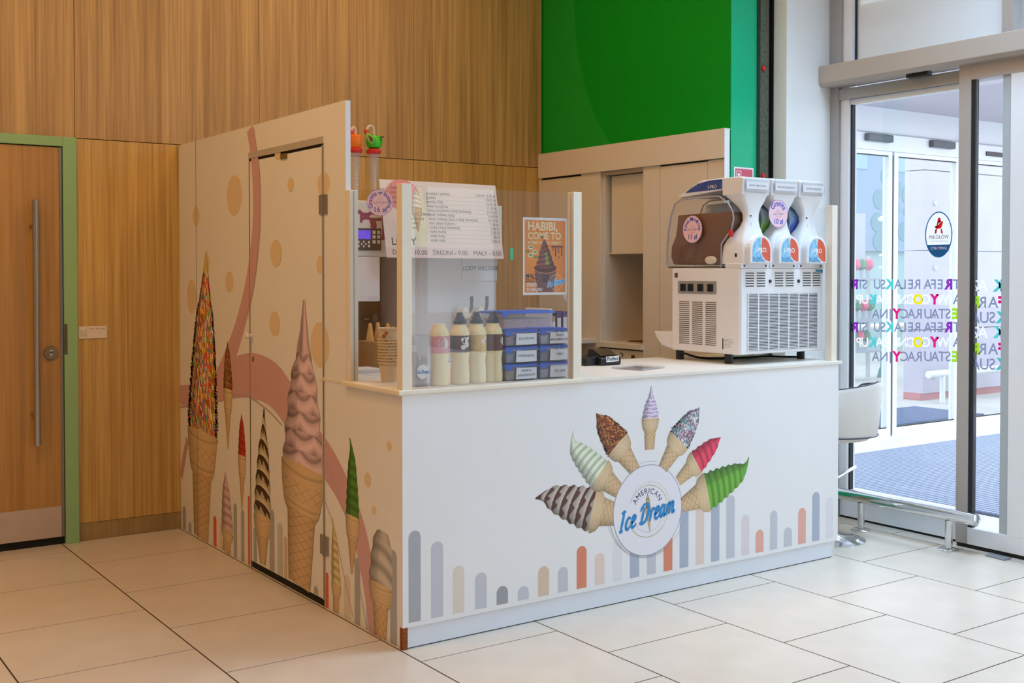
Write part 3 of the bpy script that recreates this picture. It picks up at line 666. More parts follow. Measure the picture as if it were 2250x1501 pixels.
# ribbed entrance mat
mt = thing('entrance_mat', 'wide ribbed grey entrance mat on the vestibule floor behind the glass', 'mat', (6, .4, 0))
MB().box(3.90, 8.6, -1.32, 1.95, 0, .004).build('backing', mat('mat_backing', '465066', .9, noise=.1, scale=50), mt)
s0 = MB().box(3.92, 8.58, -1.30, -1.278, .004, .014).build('strip', mat('mat_rib', '9aa6c0', .8, noise=.08, scale=60), mt)
for k in range(1, 93): inst(s0, (6.25, -1.289+.035*k, .004), mt)
vc = MB().box(3.26, 8.4, -1.3, 2.62, 2.76, 2.9).build('ceiling_vestibule', mat('vest_ceiling', 'c9c4cc', .6, noise=.02, scale=3)); tag(vc, kind='structure')
bx('lamp_strip', mat('lamp_edge', 'd8d4d8', .5, noise=.01), vc, 5.2, 5.35, -1, 2.2, 2.72, 2.76)
# end wall with the outer sliding doors (Y = 2.37)
d3 = thing('door_3', None, None, (6.2, 2.4, 0), kind='structure')
m_vw = mat('vest_white', 'e4e6ea', .45, noise=.01, scale=5)
bx('upper_panel', m_vw, d3, 3.26, 9.3, 2.40, 2.50, 2.54, 2.76)
hdr = bx('header', m_vw, d3, 3.26, 9.3, 2.36, 2.50, 2.40, 2.54)
bx('header_lip', mat('lip_grey', '9fa3ab', .5, noise=.03), d3, 3.26, 9.3, 2.355, 2.365, 2.535, 2.545)
bx('side_wall', m_vw, d3, 3.26, 5.40, 2.38, 2.50, 0, 2.40)
for x0, x1 in ((5.64, 5.96), (6.50, 6.82)):
    s_ = bx('motion_sensor', mat('sensor_grey', '4d535e', .4, noise=.05), d3, x0, x1, 2.31, 2.36, 2.465, 2.525, bevel=.008)
bx('vent_slot', mat('slot_dark', '3c3c40', .5, noise=.05), d3, 7.34, 7.75, 2.35, 2.36, 2.44, 2.48)
for x0, x1 in ((5.40, 5.50), (5.985, 6.035), (6.06, 6.115), (6.93, 7.0), (7.02, 7.06), (7.17, 7.24), (8.5, 8.6)):
    bx('mullion', M_alu_l, d3, x0, x1, 2.38, 2.44, 0, 2.40)
for x in (6.047, 7.008, 7.115): bx('gasket', M_rubber, d3, x-.006, x+.006, 2.385, 2.43, .02, 2.37, bevel=0)
for x0, x1 in ((5.5, 5.985), (6.115, 6.93), (7.24, 8.5)):
    bx('pane', M_glass, d3, x0, x1, 2.405, 2.411, .08, 2.37, bevel=0)
    bx('bottom_rail', M_alu_l, d3, x0, x1, 2.38, 2.44, 0, .08); bx('top_rail', M_alu_l, d3, x0, x1, 2.38, 2.44, 2.365, 2.40)
    bx('rail_seal', M_rubber, d3, x0, x1, 2.385, 2.40, .08, .088, bevel=0); bx('rail_seal', M_rubber, d3, x0, x1, 2.385, 2.40, 2.358, 2.366, bevel=0)
bx('threshold', m_vw, d3, 5.4, 9.2, 2.30, 2.46, -.001, .006)
MB().tube([(6.99, 2.36, 2.71), (7.03, 2.34, 2.66), (7.02, 2.34, 2.60), (6.95, 2.35, 2.565)], .006, 8).build('hanging_wire', mat('wire_grey', '9a9da5', .5, noise=.02), d3, smooth=True)
# cladding wall outside the outer doors
cw = thing('clad_wall', 'pale lilac cladding wall with round fixings beyond the outer glass doors', 'wall', (9.4, 4.2, 0))
m_clad = mat('cladding', 'b4aebf', .5, noise=.02, scale=3)
for z0, z1 in ((.06, .75), (.76, 1.62), (1.63, 2.5), (2.51, 3.4)):
    bx('panel', m_clad, cw, 8.76, 11.5, 4.0, 4.25, z0, z1)
bx('red_base', mat('clad_red', 'b56a6e', .6, noise=.03), cw, 8.76, 11.5, 4.03, 4.25, -.2, .06)
for x, z in ((8.95, 2.15), (8.96, 1.44), (8.95, .25), (10.4, 2.2), (8.98, .92)):
    MB().lathe([(.035, 4.0), (.03, 3.985)], x, z, 14, 'y').build('fixing', mat('fixing_grey', 'b9b7c0', .4, .4, noise=.02), cw)
# building added across the yard for the dotted blue film on the outer glass
bf = thing('film_backdrop', 'pale blue building with teal dots standing in for film on the outer glass doors', 'backdrop', (15, 9.3, 0))
bx('facade', mat('facade_blue', '7d92ad', .7, noise=.04, scale=1), bf, 9.5, 22, 9.0, 10, 1.75, 3.75)
bx('lower_wall', mat('facade_pale', '8fa9ac', .7, noise=.08, scale=1), bf, 9.5, 22, 9.1, 10, -.02, 1.75)
bx('roof_band', mat('facade_white', 'e6e8ec', .6, noise=.02), bf, 9.4, 22.1, 8.9, 10, 3.75, 4.4)
m_dotb = mat('dot_teal', '5d8594', .6, noise=.03)
for x, z in [(14.75, 3.05), (14.55, 2.65), (14.95, 2.5), (14.5, 2.25), (14.9, 2.05), (14.55, 1.92), (15.7, 2.85), (15.4, 2.45), (15.75, 2.35), (15.25, 2.1), (15.6, 2.0), (16.1, 2.9), (15.0, 2.85), (15.35, 2.75)]:
    MB().lathe([(.17, 9.0), (.17, 8.99)], x, z, 24, 'y').build('dot', m_dotb, bf)
for x0, x1 in ((15.0, 15.7), (13.9, 14.2)):
    bx('window', mat('far_window', '7fa0ad', .3, noise=.03), bf, x0, x1, 8.985, 9.0, 3.15, 3.42)
# flower rack, lamp posts, bollards and signs in the yard
rk = thing('flower_rack', 'white flower stall rack with pink blossoms outside the left outer door', 'rack', (10.25, 6, 0))
m_rk = mat('rack_white', 'c4c8cc', .5, noise=.02); m_pk = mat('blossom_pink', 'f26a8c', .6, noise=.2, scale=40); m_lf = mat('leaf_green', '5f9c7e', .7, noise=.25, scale=30)
bx('back_board', m_rk, rk, 9.7, 10.27, 5.95, 6.05, 1.52, 2.15)
for z in (.35, .75, 1.28): bx('shelf', mat('rack_grey', 'aab4c0', .5, noise=.02), rk, 9.7, 10.42, 5.8, 6.2, z, z+.03)
for x in (9.72, 10.40): bx('upright', m_rk, rk, x-.02, x+.02, 5.98, 6.02, 0, 1.6)
for k in range(14):
    x = 9.78+.045*k; z = (1.31, .78, .38)[k % 3]
    MB().lathe([(.03, z), (.035, z+.10), (.02, z+.11)], x, 5.95, 8).build('pot', m_rk, rk)
    b = MB()
    for q in range(4):
        a = q*1.9+k; b.lathe([(.004, z+.10), (.05, z+.15), (.04, z+.22), (.004, z+.25)], x+.03*math.cos(a), 5.95+.03*math.sin(a), 6)
    b.build('plant', m_pk if k % 2 == 0 else m_lf, rk, smooth=True)
for i, (x, y, h, c, lab) in enumerate([(10.75, 6.0, 2.05, 'teal_post', 'teal lamp post beside the flower rack'), (13.2, 7.0, 1.95, 'blue_pole', 'slim pale blue pole standing in front of the far building')]):
    lp = thing('lamp_post', lab, 'lamp post', (x, y, -.02))
    MB().lathe([(.10, -.02), (.07, .1), (.055, .12), (.05, h*.6), (.045, h)], x, y, 14).build('pole', mat(c, '3f8080' if i == 0 else '7f8fc4', .5, noise=.03), lp, smooth=True)
    MB().lathe([(.02, h), (.09, h+.02), (.10, h+.06), (.03, h+.10)], x, y, 14).build('cap', mat('post_cap', 'dfe8ee', .4, noise=.02), lp, smooth=True)
    for z in (h*.62, h*.70, h*.78): MB().lathe([(.075, z), (.085, z+.015), (.075, z+.03)], x, y, 14).build('ring', MATS['post_cap'], lp, smooth=True)
os_ = thing('oval_sign', 'pink oval sign with white rim standing in the yard', 'sign', (12.6, 6.5, -.02))
MB().lathe([(.30, 6.5), (.30, 6.54)], 12.62, 1.22, 32, 'y', sx=1., sy=1.5).build('rim', mat('sign_rim', 'bfc3cc', .5, noise=.02), os_)
MB().lathe([(.26, 6.495), (.26, 6.5)], 12.62, 1.22, 32, 'y', sx=1., sy=1.52).build('face', mat('sign_pink', 'b587b4', .5, noise=.05), os_)
MB().tube([(12.62, 6.55, -.02), (12.62, 6.55, 1.0)], .03, 8).build('stand', mat('sign_stand', 'b8c0d8', .5, noise=.02), os_)
def barrier(name, lab, x0, x1, y, z, m_):
    t = thing(name, lab, 'barrier', ((x0+x1)/2, y, -.02))
    MB().tube([(x0, y, z), (x1, y, z)], .04, 12).build('bar', m_, t, smooth=True)
    for x in (x0+.25, x1-.25): MB().tube([(x, y, -.02), (x, y, z)], .03, 10).build('post', m_, t, smooth=True)
    return t
barrier('yard_barrier', 'low pale tube barrier in front of the lilac cladding wall', 8.5, 10.2, 3.75, .12+.18, mat('barrier_white', 'd9dde2', .35, .3, noise=.02))
barrier('yard_barrier', 'low white tube barrier far out in the yard', 12.2, 13.6, 7.6, .55, mat('barrier_cream', 'e2dccf', .5, noise=.02))
am = thing('yard_mat', 'dark blue-grey doormat lying outside the outer doors', 'mat', (7.0, 3.3, -.02))
MB().box(5.9, 8.2, 2.9, 3.7, -.02, -.008).build('sheet', mat('yard_mat', '5a6684', .9, noise=.2, scale=40), am, bevel=.004)

# ---- guard rail inside
gr = thing('guard_rail', 'low chrome tube guard rail on the floor in front of the glass', 'rail', (3.0, .1, 0))
MB().tube([(3.0, .52, .178), (3.0, -.388, .178)], .031, 20).build('tube', M_chrome, gr, smooth=True)
MB().lathe([(.0318, -.384), (.0318, -.390), (.027, -.393)], 3.0, .178, 20, 'y').build('end_cap', M_chrome, gr, smooth=True)
for y in (.30, -.235):
    MB().tube([(3.0, y, .006), (3.0, y, .15)], .0185, 16).build('leg', M_chrome, gr, smooth=True)
    MB().lathe([(.052, 0), (.052, .004), (.046, .007), (.02, .008)], 3.0, y, 24).build('flange', M_chrome, gr, smooth=True)
ds = thing('door_stop', 'small flat grey door stop plate on the floor before the sliding door', 'door stop', (3.06, -.46, 0))
MB().prism([(3.03, -.52), (3.09, -.52), (3.10, -.40), (3.04, -.41)], 'z', 0, .008).build('plate', mat('stop_grey', '8f949e', .4, .5, noise=.05), ds, bevel=.002)

# ---- bar stool behind the right end of the counter
sl = thing('bar_stool', 'white leather bar stool with chrome disc base behind the counter end', 'stool', (2.68, .26, 0))
cx, cy = 2.71, .27
MB().lathe([(.185, 0), (.185, .006), (.15, .014), (.05, .028), (.03, .05)], 2.69, .26, 40).build('base', M_chrome, sl, smooth=True)
MB().tube([(2.69, .26, .03), (2.69, .26, .52)], .026, 16).build('column', M_chrome, sl, smooth=True)
m_lea = mat('white_leather', 'd9d4cc', .4, noise=.02, scale=30, bump=.1)
MB().lathe([(.10, .515), (.19, .53), (.215, .565), (.205, .60), (.12, .607)], cx, cy, 32).build('seat', m_lea, sl, smooth=True)
rings = []
for k in range(21):
    a = -1.75+3.5*k/20; ca, sa = math.cos(a-1.25), math.sin(a-1.25); hh = .835-.03*abs(a)-.13*max(0, abs(a)-1.2)
    rings.append([(cx+r*ca, cy+r*sa, z) for r, z in ((.205, .55), (.235, .56), (.262, hh-.02), (.252, hh), (.238, hh-.008), (.212, .60))])
MB().loft(rings).build('backrest', m_lea, sl, smooth=True)
rg = [(cx+.245*math.cos(-3.0+3.5*k/20), cy+.245*math.sin(-3.0+3.5*k/20), .836-.03*abs(-1.75+3.5*k/20)-.13*max(0, abs(-1.75+3.5*k/20)-1.2)) for k in range(21)]
MB().tube(rg, .004, 6).build('top_piping', mat('dark_piping', '4c4c58', .5, noise=.05), sl, smooth=True)
rg = [(cx+.238*math.cos(-3.0+3.5*k/20), cy+.238*math.sin(-3.0+3.5*k/20), .556) for k in range(21)]
MB().tube(rg, .004, 6).build('piping', MATS['dark_piping'], sl, smooth=True)
MB().tube([(2.69, .26, .30), (2.90, .26, .36)], .009, 10).build('lever', M_chrome, sl, smooth=True)

# ---- lettering and emblem on the glass (reads from outside)
GL1 = Frame((3.2025, 0, 0), (0, 1, 0), (0, 0, 1)); GL2 = Frame((3.1315, 0, 0), (0, 1, 0), (0, 0, 1))
m_lt = {k: filmmat('letter_'+k, c, .65) for k, c in dict(g='858ba6', w='f4f6f8', p='8a35b0', t='58c4c4', m='e0207a', y='f2de1c', l='a9d936', o='f28f3c', k='f45f9c').items()}
def row(fr, par, y, items, sz, back, ox, oy, scl, dy=0):
    for ch_, x, c in items:
        P = onX(fr.o.x, ox+x*scl, oy+(y+dy)*scl); s_, t_ = fr.st(P)
        text(ch_, fr, s_, t_, sz, m_lt[c], par, d=back, bold=.012 if c in 'gw' else .05, name='letter', sx=1.0)
R1 = [('S', 985, 'g'), ('T', 935, 'g'), ('R', 875, 'p'), ('E', 808, 'g'), ('F', 755, 'g'), ('A', 708, 'g'), ('R', 628, 'g'), ('E', 575, 'g'), ('L', 520, 'g'), ('A', 475, 'g'), ('K', 412, 't'), ('S', 358, 'g'), ('U', 312, 'g'), ('S', 215, 'g'), ('T', 180, 'g'), ('R', 138, 'p')]
R2 = [('A', 940, 'g'), ('W', 828, 'w'), ('Y', 762, 'm'), ('G', 695, 'w'), ('O', 632, 'y'), ('D', 568, 'w'), ('N', 512, 'w'), ('E', 462, 'w'), ('Z', 385, 'w'), ('A', 330, 'w'), ('K', 278, 't'), ('U', 215, 'w'), ('P', 168, 'w')]
R3 = [('R', 968, 'g'), ('E', 925, 'l'), ('S', 868, 'g'), ('T', 820, 'g'), ('A', 765, 'g'), ('U', 710, 'g'), ('R', 640, 'g'), ('A', 580, 'g'), ('C', 525, 'g'), ('Y', 465, 'm'), ('J', 415, 'g'), ('N', 365, 'g'), ('A', 300, 'g')]
for dy in (0, 336):
    row(GL1, w1, 664, R1, .073, .0005, 1840, 440, .28, dy); row(GL1, w1, 782, R2, .073, .0005, 1840, 440, .28, dy); row(GL1, w1, 895, R3, .073, .0005, 1840, 440, .28, dy)
Q1 = [('Z', 1080, 'w'), ('A', 1140, 'w'), ('K', 1268, 't'), ('U', 1302, 'w'), ('O', 1382, 'y'), ('D', 1445, 'w')]
Q2 = [('R', 1085, 'l'), ('R', 1140, 'g'), ('A', 1222, 'g'), ('F', 1290, 'm'), ('E', 1348, 'g'), ('R', 1415, 'g'), ('T', 1462, 'g')]
Q3 = [('A', 1080, 'g'), ('U', 1152, 'g'), ('S', 1215, 'g'), ('K', 1288, 't'), ('A', 1372, 'g'), ('L', 1435, 'g')]
for dy in (0, 366):
    row(GL2, d2, 676, Q1, .078, .0005, 1840, 440, .28, dy); row(GL2, d2, 806, Q2, .078, .0005, 1840, 440, .28, dy); row(GL2, d2, 926, Q3, .078, .0005, 1840, 440, .28, dy)
# oval emblem (faces the room)
GE = Frame((3.2025, 0, 0), (0, -1, 0), (0, 0, 1)); ec = GE.st(onX(3.2025, 2062.5, 515.5))
m_eb = filmmat('emblem_blue', '2f6390', .5); m_ew = filmmat('emblem_white', 'f0f2f6', .5); m_er = filmmat('emblem_red', 'e2281e', .5)
em = poly(GE, ellipse(*ec, .077, .116, 80), 'emblem', m_ew, w1, .0010)
ribbon(GE, ellipse(*ec, .0785, .1175, 80)+[(ec[0]+.0785, ec[1])], .006, 'emblem_rim', m_eb, em, .0018)
poly(GE, ellipse(ec[0], ec[1], .077, .116, 40, PI+.475, 2*PI-.475), 'emblem_foot', m_eb, em, .0014)
def er(pts, m_=m_er, n='emblem_mark'): poly(GE, [(ec[0]+x, ec[1]+y) for x, y in pts], n, m_, em, .0020)
er([(-.020, .010), (-.004, .088), (.010, .088), (.014, .068), (.006, .074), (.002, .074), (-.010, .030), (-.016, .030)])
er([(-.026, .052-.008), (-.010, .042), (.008, .062), (.020, .072), (.026, .066), (.022, .050), (.014, .034), (-.002, .030), (-.018, .034)])
er([(-.024, .006), (-.013, .006), (-.009, .028), (-.020, .028)]); er([(.014, .006), (.026, .006), (.019, .030), (.012, .030)])
text('MIKOŁÓW', GE, ec[0]+.001, ec[1]-.014, .028, mat('emblem_ink', '3c4250', .5, noise=.03), em, d=.002, name='emblem_lettering', sx=.86)
text('CENTRUM HANDLOWE', GE, ec[0]+.001, ec[1]-.036, .0115, mat('emblem_grey', 'b9bec9', .5, noise=.03), em, d=.002, name='emblem_lettering', sx=.86)
text("O'SH PPING", GE, ec[0]+.001, ec[1]-.072, .020, m_ew, em, d=.002, bold=.03, name='emblem_lettering', sx=.92)
text('O', GE, ec[0]-.004, ec[1]-.072, .018, mat('emblem_pink', 'e8308c', .5, noise=.03), em, d=.0022, bold=.04, name='emblem_lettering', sx=.8)
# ================================================================ WHITE WALL UNIT (X = 2.42)
U = thing('wall_unit', 'white panelled wall unit with an open niche under the green wall', 'cabinet', (2.5, 1.6, 0))
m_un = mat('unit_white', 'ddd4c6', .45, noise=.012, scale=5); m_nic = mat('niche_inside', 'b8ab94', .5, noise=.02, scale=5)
def ub(n, m_, y0, y1, z0, z1, x0=2.42, x1=2.445, bevel=.001): return MB().box(x0, x1, y0, y1, z0, z1).build(n, m_, U, bevel=bevel)
ub('fascia', m_un, .744, 2.444, 2.012, 2.165, 2.405, 2.445)
ub('top_cap', m_un, .744, 2.444, 2.165, 2.172, 2.405, 2.449)
d_ = ub('cupboard_door', m_un, 2.006, 2.420, .10, 2.000)
ub('stile', m_un, 2.422, 2.446, 0, 2.012, 2.412)
ub('stile', m_un, 1.815, 2.004, 0, 2.012)
ub('stile', m_un, 1.275, 1.418, 0, 2.012)
ub('cupboard_door', m_un, .888, 1.272, 0, 2.003)
ub('stile', m_un, .746, .886, 0, 2.008)
ub('door_gap', M_dark, .888, 1.272, 2.003, 2.012, 2.425, 2.444, 0); ub('door_gap', M_dark, 2.006, 2.42, 2.0, 2.012, 2.425, 2.444, 0)
ub('end_edge', M_white, .7435, .746, 0, 2.165, 2.405, 2.445)
ub('upper_flap', m_un, 1.425, 1.775, 1.512, 1.985, 2.478, 2.50)
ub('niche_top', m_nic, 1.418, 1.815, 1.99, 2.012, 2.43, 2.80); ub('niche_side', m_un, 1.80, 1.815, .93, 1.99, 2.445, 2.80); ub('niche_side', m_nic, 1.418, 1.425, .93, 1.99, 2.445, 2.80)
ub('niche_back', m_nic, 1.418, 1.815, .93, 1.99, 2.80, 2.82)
ub('niche_shelf', m_un, 1.42, 1.80, 1.505, 1.512, 2.478, 2.80)
ub('niche_sill', m_un, 1.41, 1.83, .935, .965, 2.40, 2.80)
ub('lower_front', m_un, 1.422, 1.812, .10, .925)
ub('slot', mat('slot_brown', '5b4522', .7, noise=.1), 1.47, 1.70, .966, .972, 2.55, 2.70, 0)
ub('key', mat('key_brown', '5f4a2a', .5, .4, noise=.1), 1.49, 1.505, .83, .90, 2.405, 2.42); MB().lathe([(.012, 2.42), (.012, 2.40)], 1.475, .85, 12, 'x').build('key_head', MATS['key_brown'], U)
ub('side_shelf', m_un, 1.85, 2.25, .955, .98, 2.12, 2.42); ub('shelf_bracket', m_un, 1.97, 1.99, .80, .955, 2.14, 2.42)
ub('hinge_block', mat('hinge_dark', '4d3a20', .6, noise=.1), 1.105, 1.125, .985-.03, .985, 2.41, 2.42)

# fire sign on the pillar
fs = thing('fire_sign', 'red and white fire safety sign on the teal pillar behind the slush machine', 'sign', (2.547, .74, 1.85))
MB().box(2.471, 2.623, .737, .7415, 1.80, 1.966).build('plate', mat('sign_white', 'e8e6e6', .4, noise=.01), fs, bevel=.001)
FS = Frame((0, .737, 0), (1, 0, 0), (0, 0, 1))
poly(FS, [(2.48, 1.808), (2.614, 1.808), (2.614, 1.957), (2.48, 1.957)], 'red_field', mat('sign_red', 'cf4a62', .45, noise=.02), fs)
ribbon(FS, [(2.492, 1.90), (2.492, 1.945), (2.525, 1.945), (2.525, 1.90), (2.492, 1.90)], .005, 'pictogram', MATS['sign_white'], fs, .001); poly(FS, ellipse(2.508, 1.925, .009, .009, 16), 'pictogram', MATS['sign_white'], fs, .001)

# ================================================================ SLUSH MACHINE
SM = thing('slush_machine', 'white three-bowl slush machine standing on the right end of the counter', 'slush machine', (2.14, .33, .9605))
m_sw = mat('machine_white', 'e6e5e6', .35, noise=.01, scale=6); m_slot = mat('vent_dark', '262629', .6, noise=.1)
X0, X1, Y0, Y1 = 1.850, 2.432, .09, .555
ZB, ZT = 1.008, 1.414
MB().box(X0, X1, Y0+.004, Y1, ZB, ZT).build('body', m_sw, SM, bevel=.006)
MB().box(X0+.006, X1-.006, Y0, Y0+.004, ZB+.004, ZT-.002).build('front_cover', m_sw, SM, bevel=.0015)
for x, y in ((1.888, .20), (2.395, .20), (1.888, .535), (2.395, .535)):
    MB().lathe([(.020, .9607), (.020, .995), (.021, 1.010)], x, y, 16).build('foot', M_black, SM, smooth=True)
# front grille: dark recess, horizontal slats and vertical ribs
gx0, gx1, gz0, gz1 = 1.898, 2.388, 1.026, 1.294
MB().box(gx0, gx1, Y0-.0008, Y0-.0002, gz0, gz1).build('grille_recess', m_slot, SM)
n = 38; sl0 = MB().box(gx0, gx1, Y0-.0035, Y0-.0006, gz0+.002, gz0+.0052).build('slat', m_sw, SM)
for k in range(1, n): inst(sl0, ((gx0+gx1)/2, Y0-.002, gz0+.002+(gz1-gz0-.006)*k/(n-1)), SM)
rb0 = MB().box(gx0-.002, gx0+.004, Y0-.004, Y0-.0003, gz0-.001, gz1+.001).build('rib', m_sw, SM)
for k in range(1, 8): inst(rb0, (gx0+.001+(gx1-gx0-.001)*k/7, Y0-.002, gz0-.001), SM)
# louvres above the grille: dark gaps with pressed lips
lv = None
def louvre(wx, loc):
    return MB().box(loc[0]-wx/2, loc[0]+wx/2, loc[1]-.0007, loc[1]-.0001, loc[2]-.0022, loc[2]+.0022)
l0 = louvre(.056, (1.915, Y0, 1.33)).build('louvre', m_slot, SM)
lip0 = MB().box(1.915-.029, 1.915+.029, Y0-.003, Y0-.0001, 1.3325, 1.3355).build('lip', m_sw, SM)
first = True
for gx in (1.912, 1.987, 2.112, 2.186, 2.309, 2.380):
    for k in range(6):
        z = 1.330+.0122*k
        if first: l0.location = Vector((gx, Y0-.0004, z-.0022))-WORLD[SM]; lip0.location = Vector((gx, Y0-.0015, z+.0025))-WORLD[SM]; first = False
        else: inst(l0, (gx, Y0-.0004, z-.0022), SM); inst(lip0, (gx, Y0-.0015, z+.0025), SM)
for x in (2.048, 2.248): MB().lathe([(.008, Y0), (.008, Y0-.005), (.005, Y0-.006)], x, 1.352, 14, 'y').build('cover_screw', mat('dark_screw', '3a3a40', .4, .6, noise=.05), SM, smooth=True)
# side louvres (three columns)
ls0 = None
for cy0 in (.465, .374, .282):
    for k in range(22):
        z = 1.046+.0097*k
        if ls0 is None:
            ls0 = MB().box(X0-.0007, X0-.0001, cy0-.036, cy0+.036, z-.002, z+.002).build('louvre', mat('side_vent', '6a5c4c', .6, noise=.1), SM)
            lp0 = MB().box(X0-.0025, X0-.0001, cy0-.037, cy0+.037, z+.0023, z+.0048).build('lip', m_sw, SM)
        else: inst(ls0, (X0-.0004, cy0, z-.002), SM); inst(lp0, (X0-.0013, cy0, z+.0023), SM)
# switch panel with four rockers
swp = MB().box(X0-.003, X0+.001, .245, .508, 1.290, 1.352).build('switch_panel', mat('switch_grey', 'a9a39b', .35, .4, noise=.03), SM, bevel=.001)
for k, y in enumerate((.470, .418, .350, .283)):
    for q in range(2 if k < 2 else 2):
        MB().box(X0-.009, X0-.003, y-.018+.019*q, y-.002+.019*q, 1.302, 1.338).build('rocker', M_black, swp, bevel=.0015)
FSM = Frame((X0, 0, 0), (0, -1, 0), (0, 0, 1)); FFM = Frame((0, Y0, 0), (1, 0, 0), (0, 0, 1))
b_ = MB()
for k in range(4): ribbon_mb(b_, FSM, [(-.195, 1.078-.006*k), (-.135-.004*(k % 2), 1.078-.006*k)], .0012)
for k in range(3): ribbon_mb(b_, FSM, [(-.195, 1.054-.007*k), (-.15, 1.054-.007*k)], .0012)
b_.build('rating_print', mat('print_grey', '6e665e', .6, noise=.05), SM, fixn=False)
poly(FSM, [(-.205, 1.03), (-.198, 1.03), (-.198, 1.082), (-.205, 1.082)], 'warning_print', M_black, SM)
MB().box(X0-.0006, X0, .512, .535, 1.368, 1.392).build('code_label', mat('label_dark', '5a5148', .6, noise=.6, scale=900), SM)
bl = MB().box(2.372, 2.425, Y0-.001, Y0-.0003, 1.391, 1.408).build('maker_plate', mat('plate_teal', '2f7f9c', .4, noise=.02), SM)
text('SPM', FFM, 2.398, 1.3995, .020, M_white, bl, d=.0016, bold=.03, sx=1.2, name='maker_lettering')
# drip tray at the back-left
MB().prism([(.556, 1.095), (.700, 1.095), (.680, 1.060), (.640, 1.025), (.556, 1.010)], 'x', X0+.01, X0+.20).build('drip_tray', m_sw, SM, bevel=.006)
# three columns with bowls
pitch = .199; wu = .19
m_band = mat('machine_band', 'dcdbdd', .35, noise=.01)
fills = [('slush_coffee', '744a24'), ('slush_green', '8fe02c'), ('slush_blue', '2f74ee')]
def slushmat(name, col, grad):
    m_ = mat(name, col, .45, noise=.08, scale=30)
    if grad:      # layered granita: syrup colour below, pale ice above
        nt = m_.node_tree; b = nt.nodes['Principled BSDF']; tc = nt.nodes.new('ShaderNodeTexCoord'); sp_ = nt.nodes.new('ShaderNodeSeparateXYZ'); r = nt.nodes.new('ShaderNodeValToRGB')
        nt.links.new(tc.outputs['Generated'], sp_.inputs[0]); nt.links.new(sp_.outputs[2], r.inputs[0]); e_ = r.color_ramp.elements
        e_[0].position = .60; e_[0].color = (*lin(col), 1); e_[1].position = .80; e_[1].color = (*lin('cfe6ee' if grad == 1 else 'a9cdf2'), 1)
        nt.links.new(r.outputs[0], b.inputs['Base Color'])
    return m_
def tower_ring(xc, z, hwid, yf, yb, n=5):
    r = min(.018, hwid*.5); P = []
    for cxs, cys, a0 in ((xc-hwid+r, yf+r, PI), (xc+hwid-r, yf+r, 1.5*PI), (xc+hwid-r, yb-r, 0), (xc-hwid+r, yb-r, .5*PI)):
        for k in range(n): a = a0+PI/2*k/(n-1); P.append((cxs+r*math.cos(a), cys+r*math.sin(a), z))
    return P
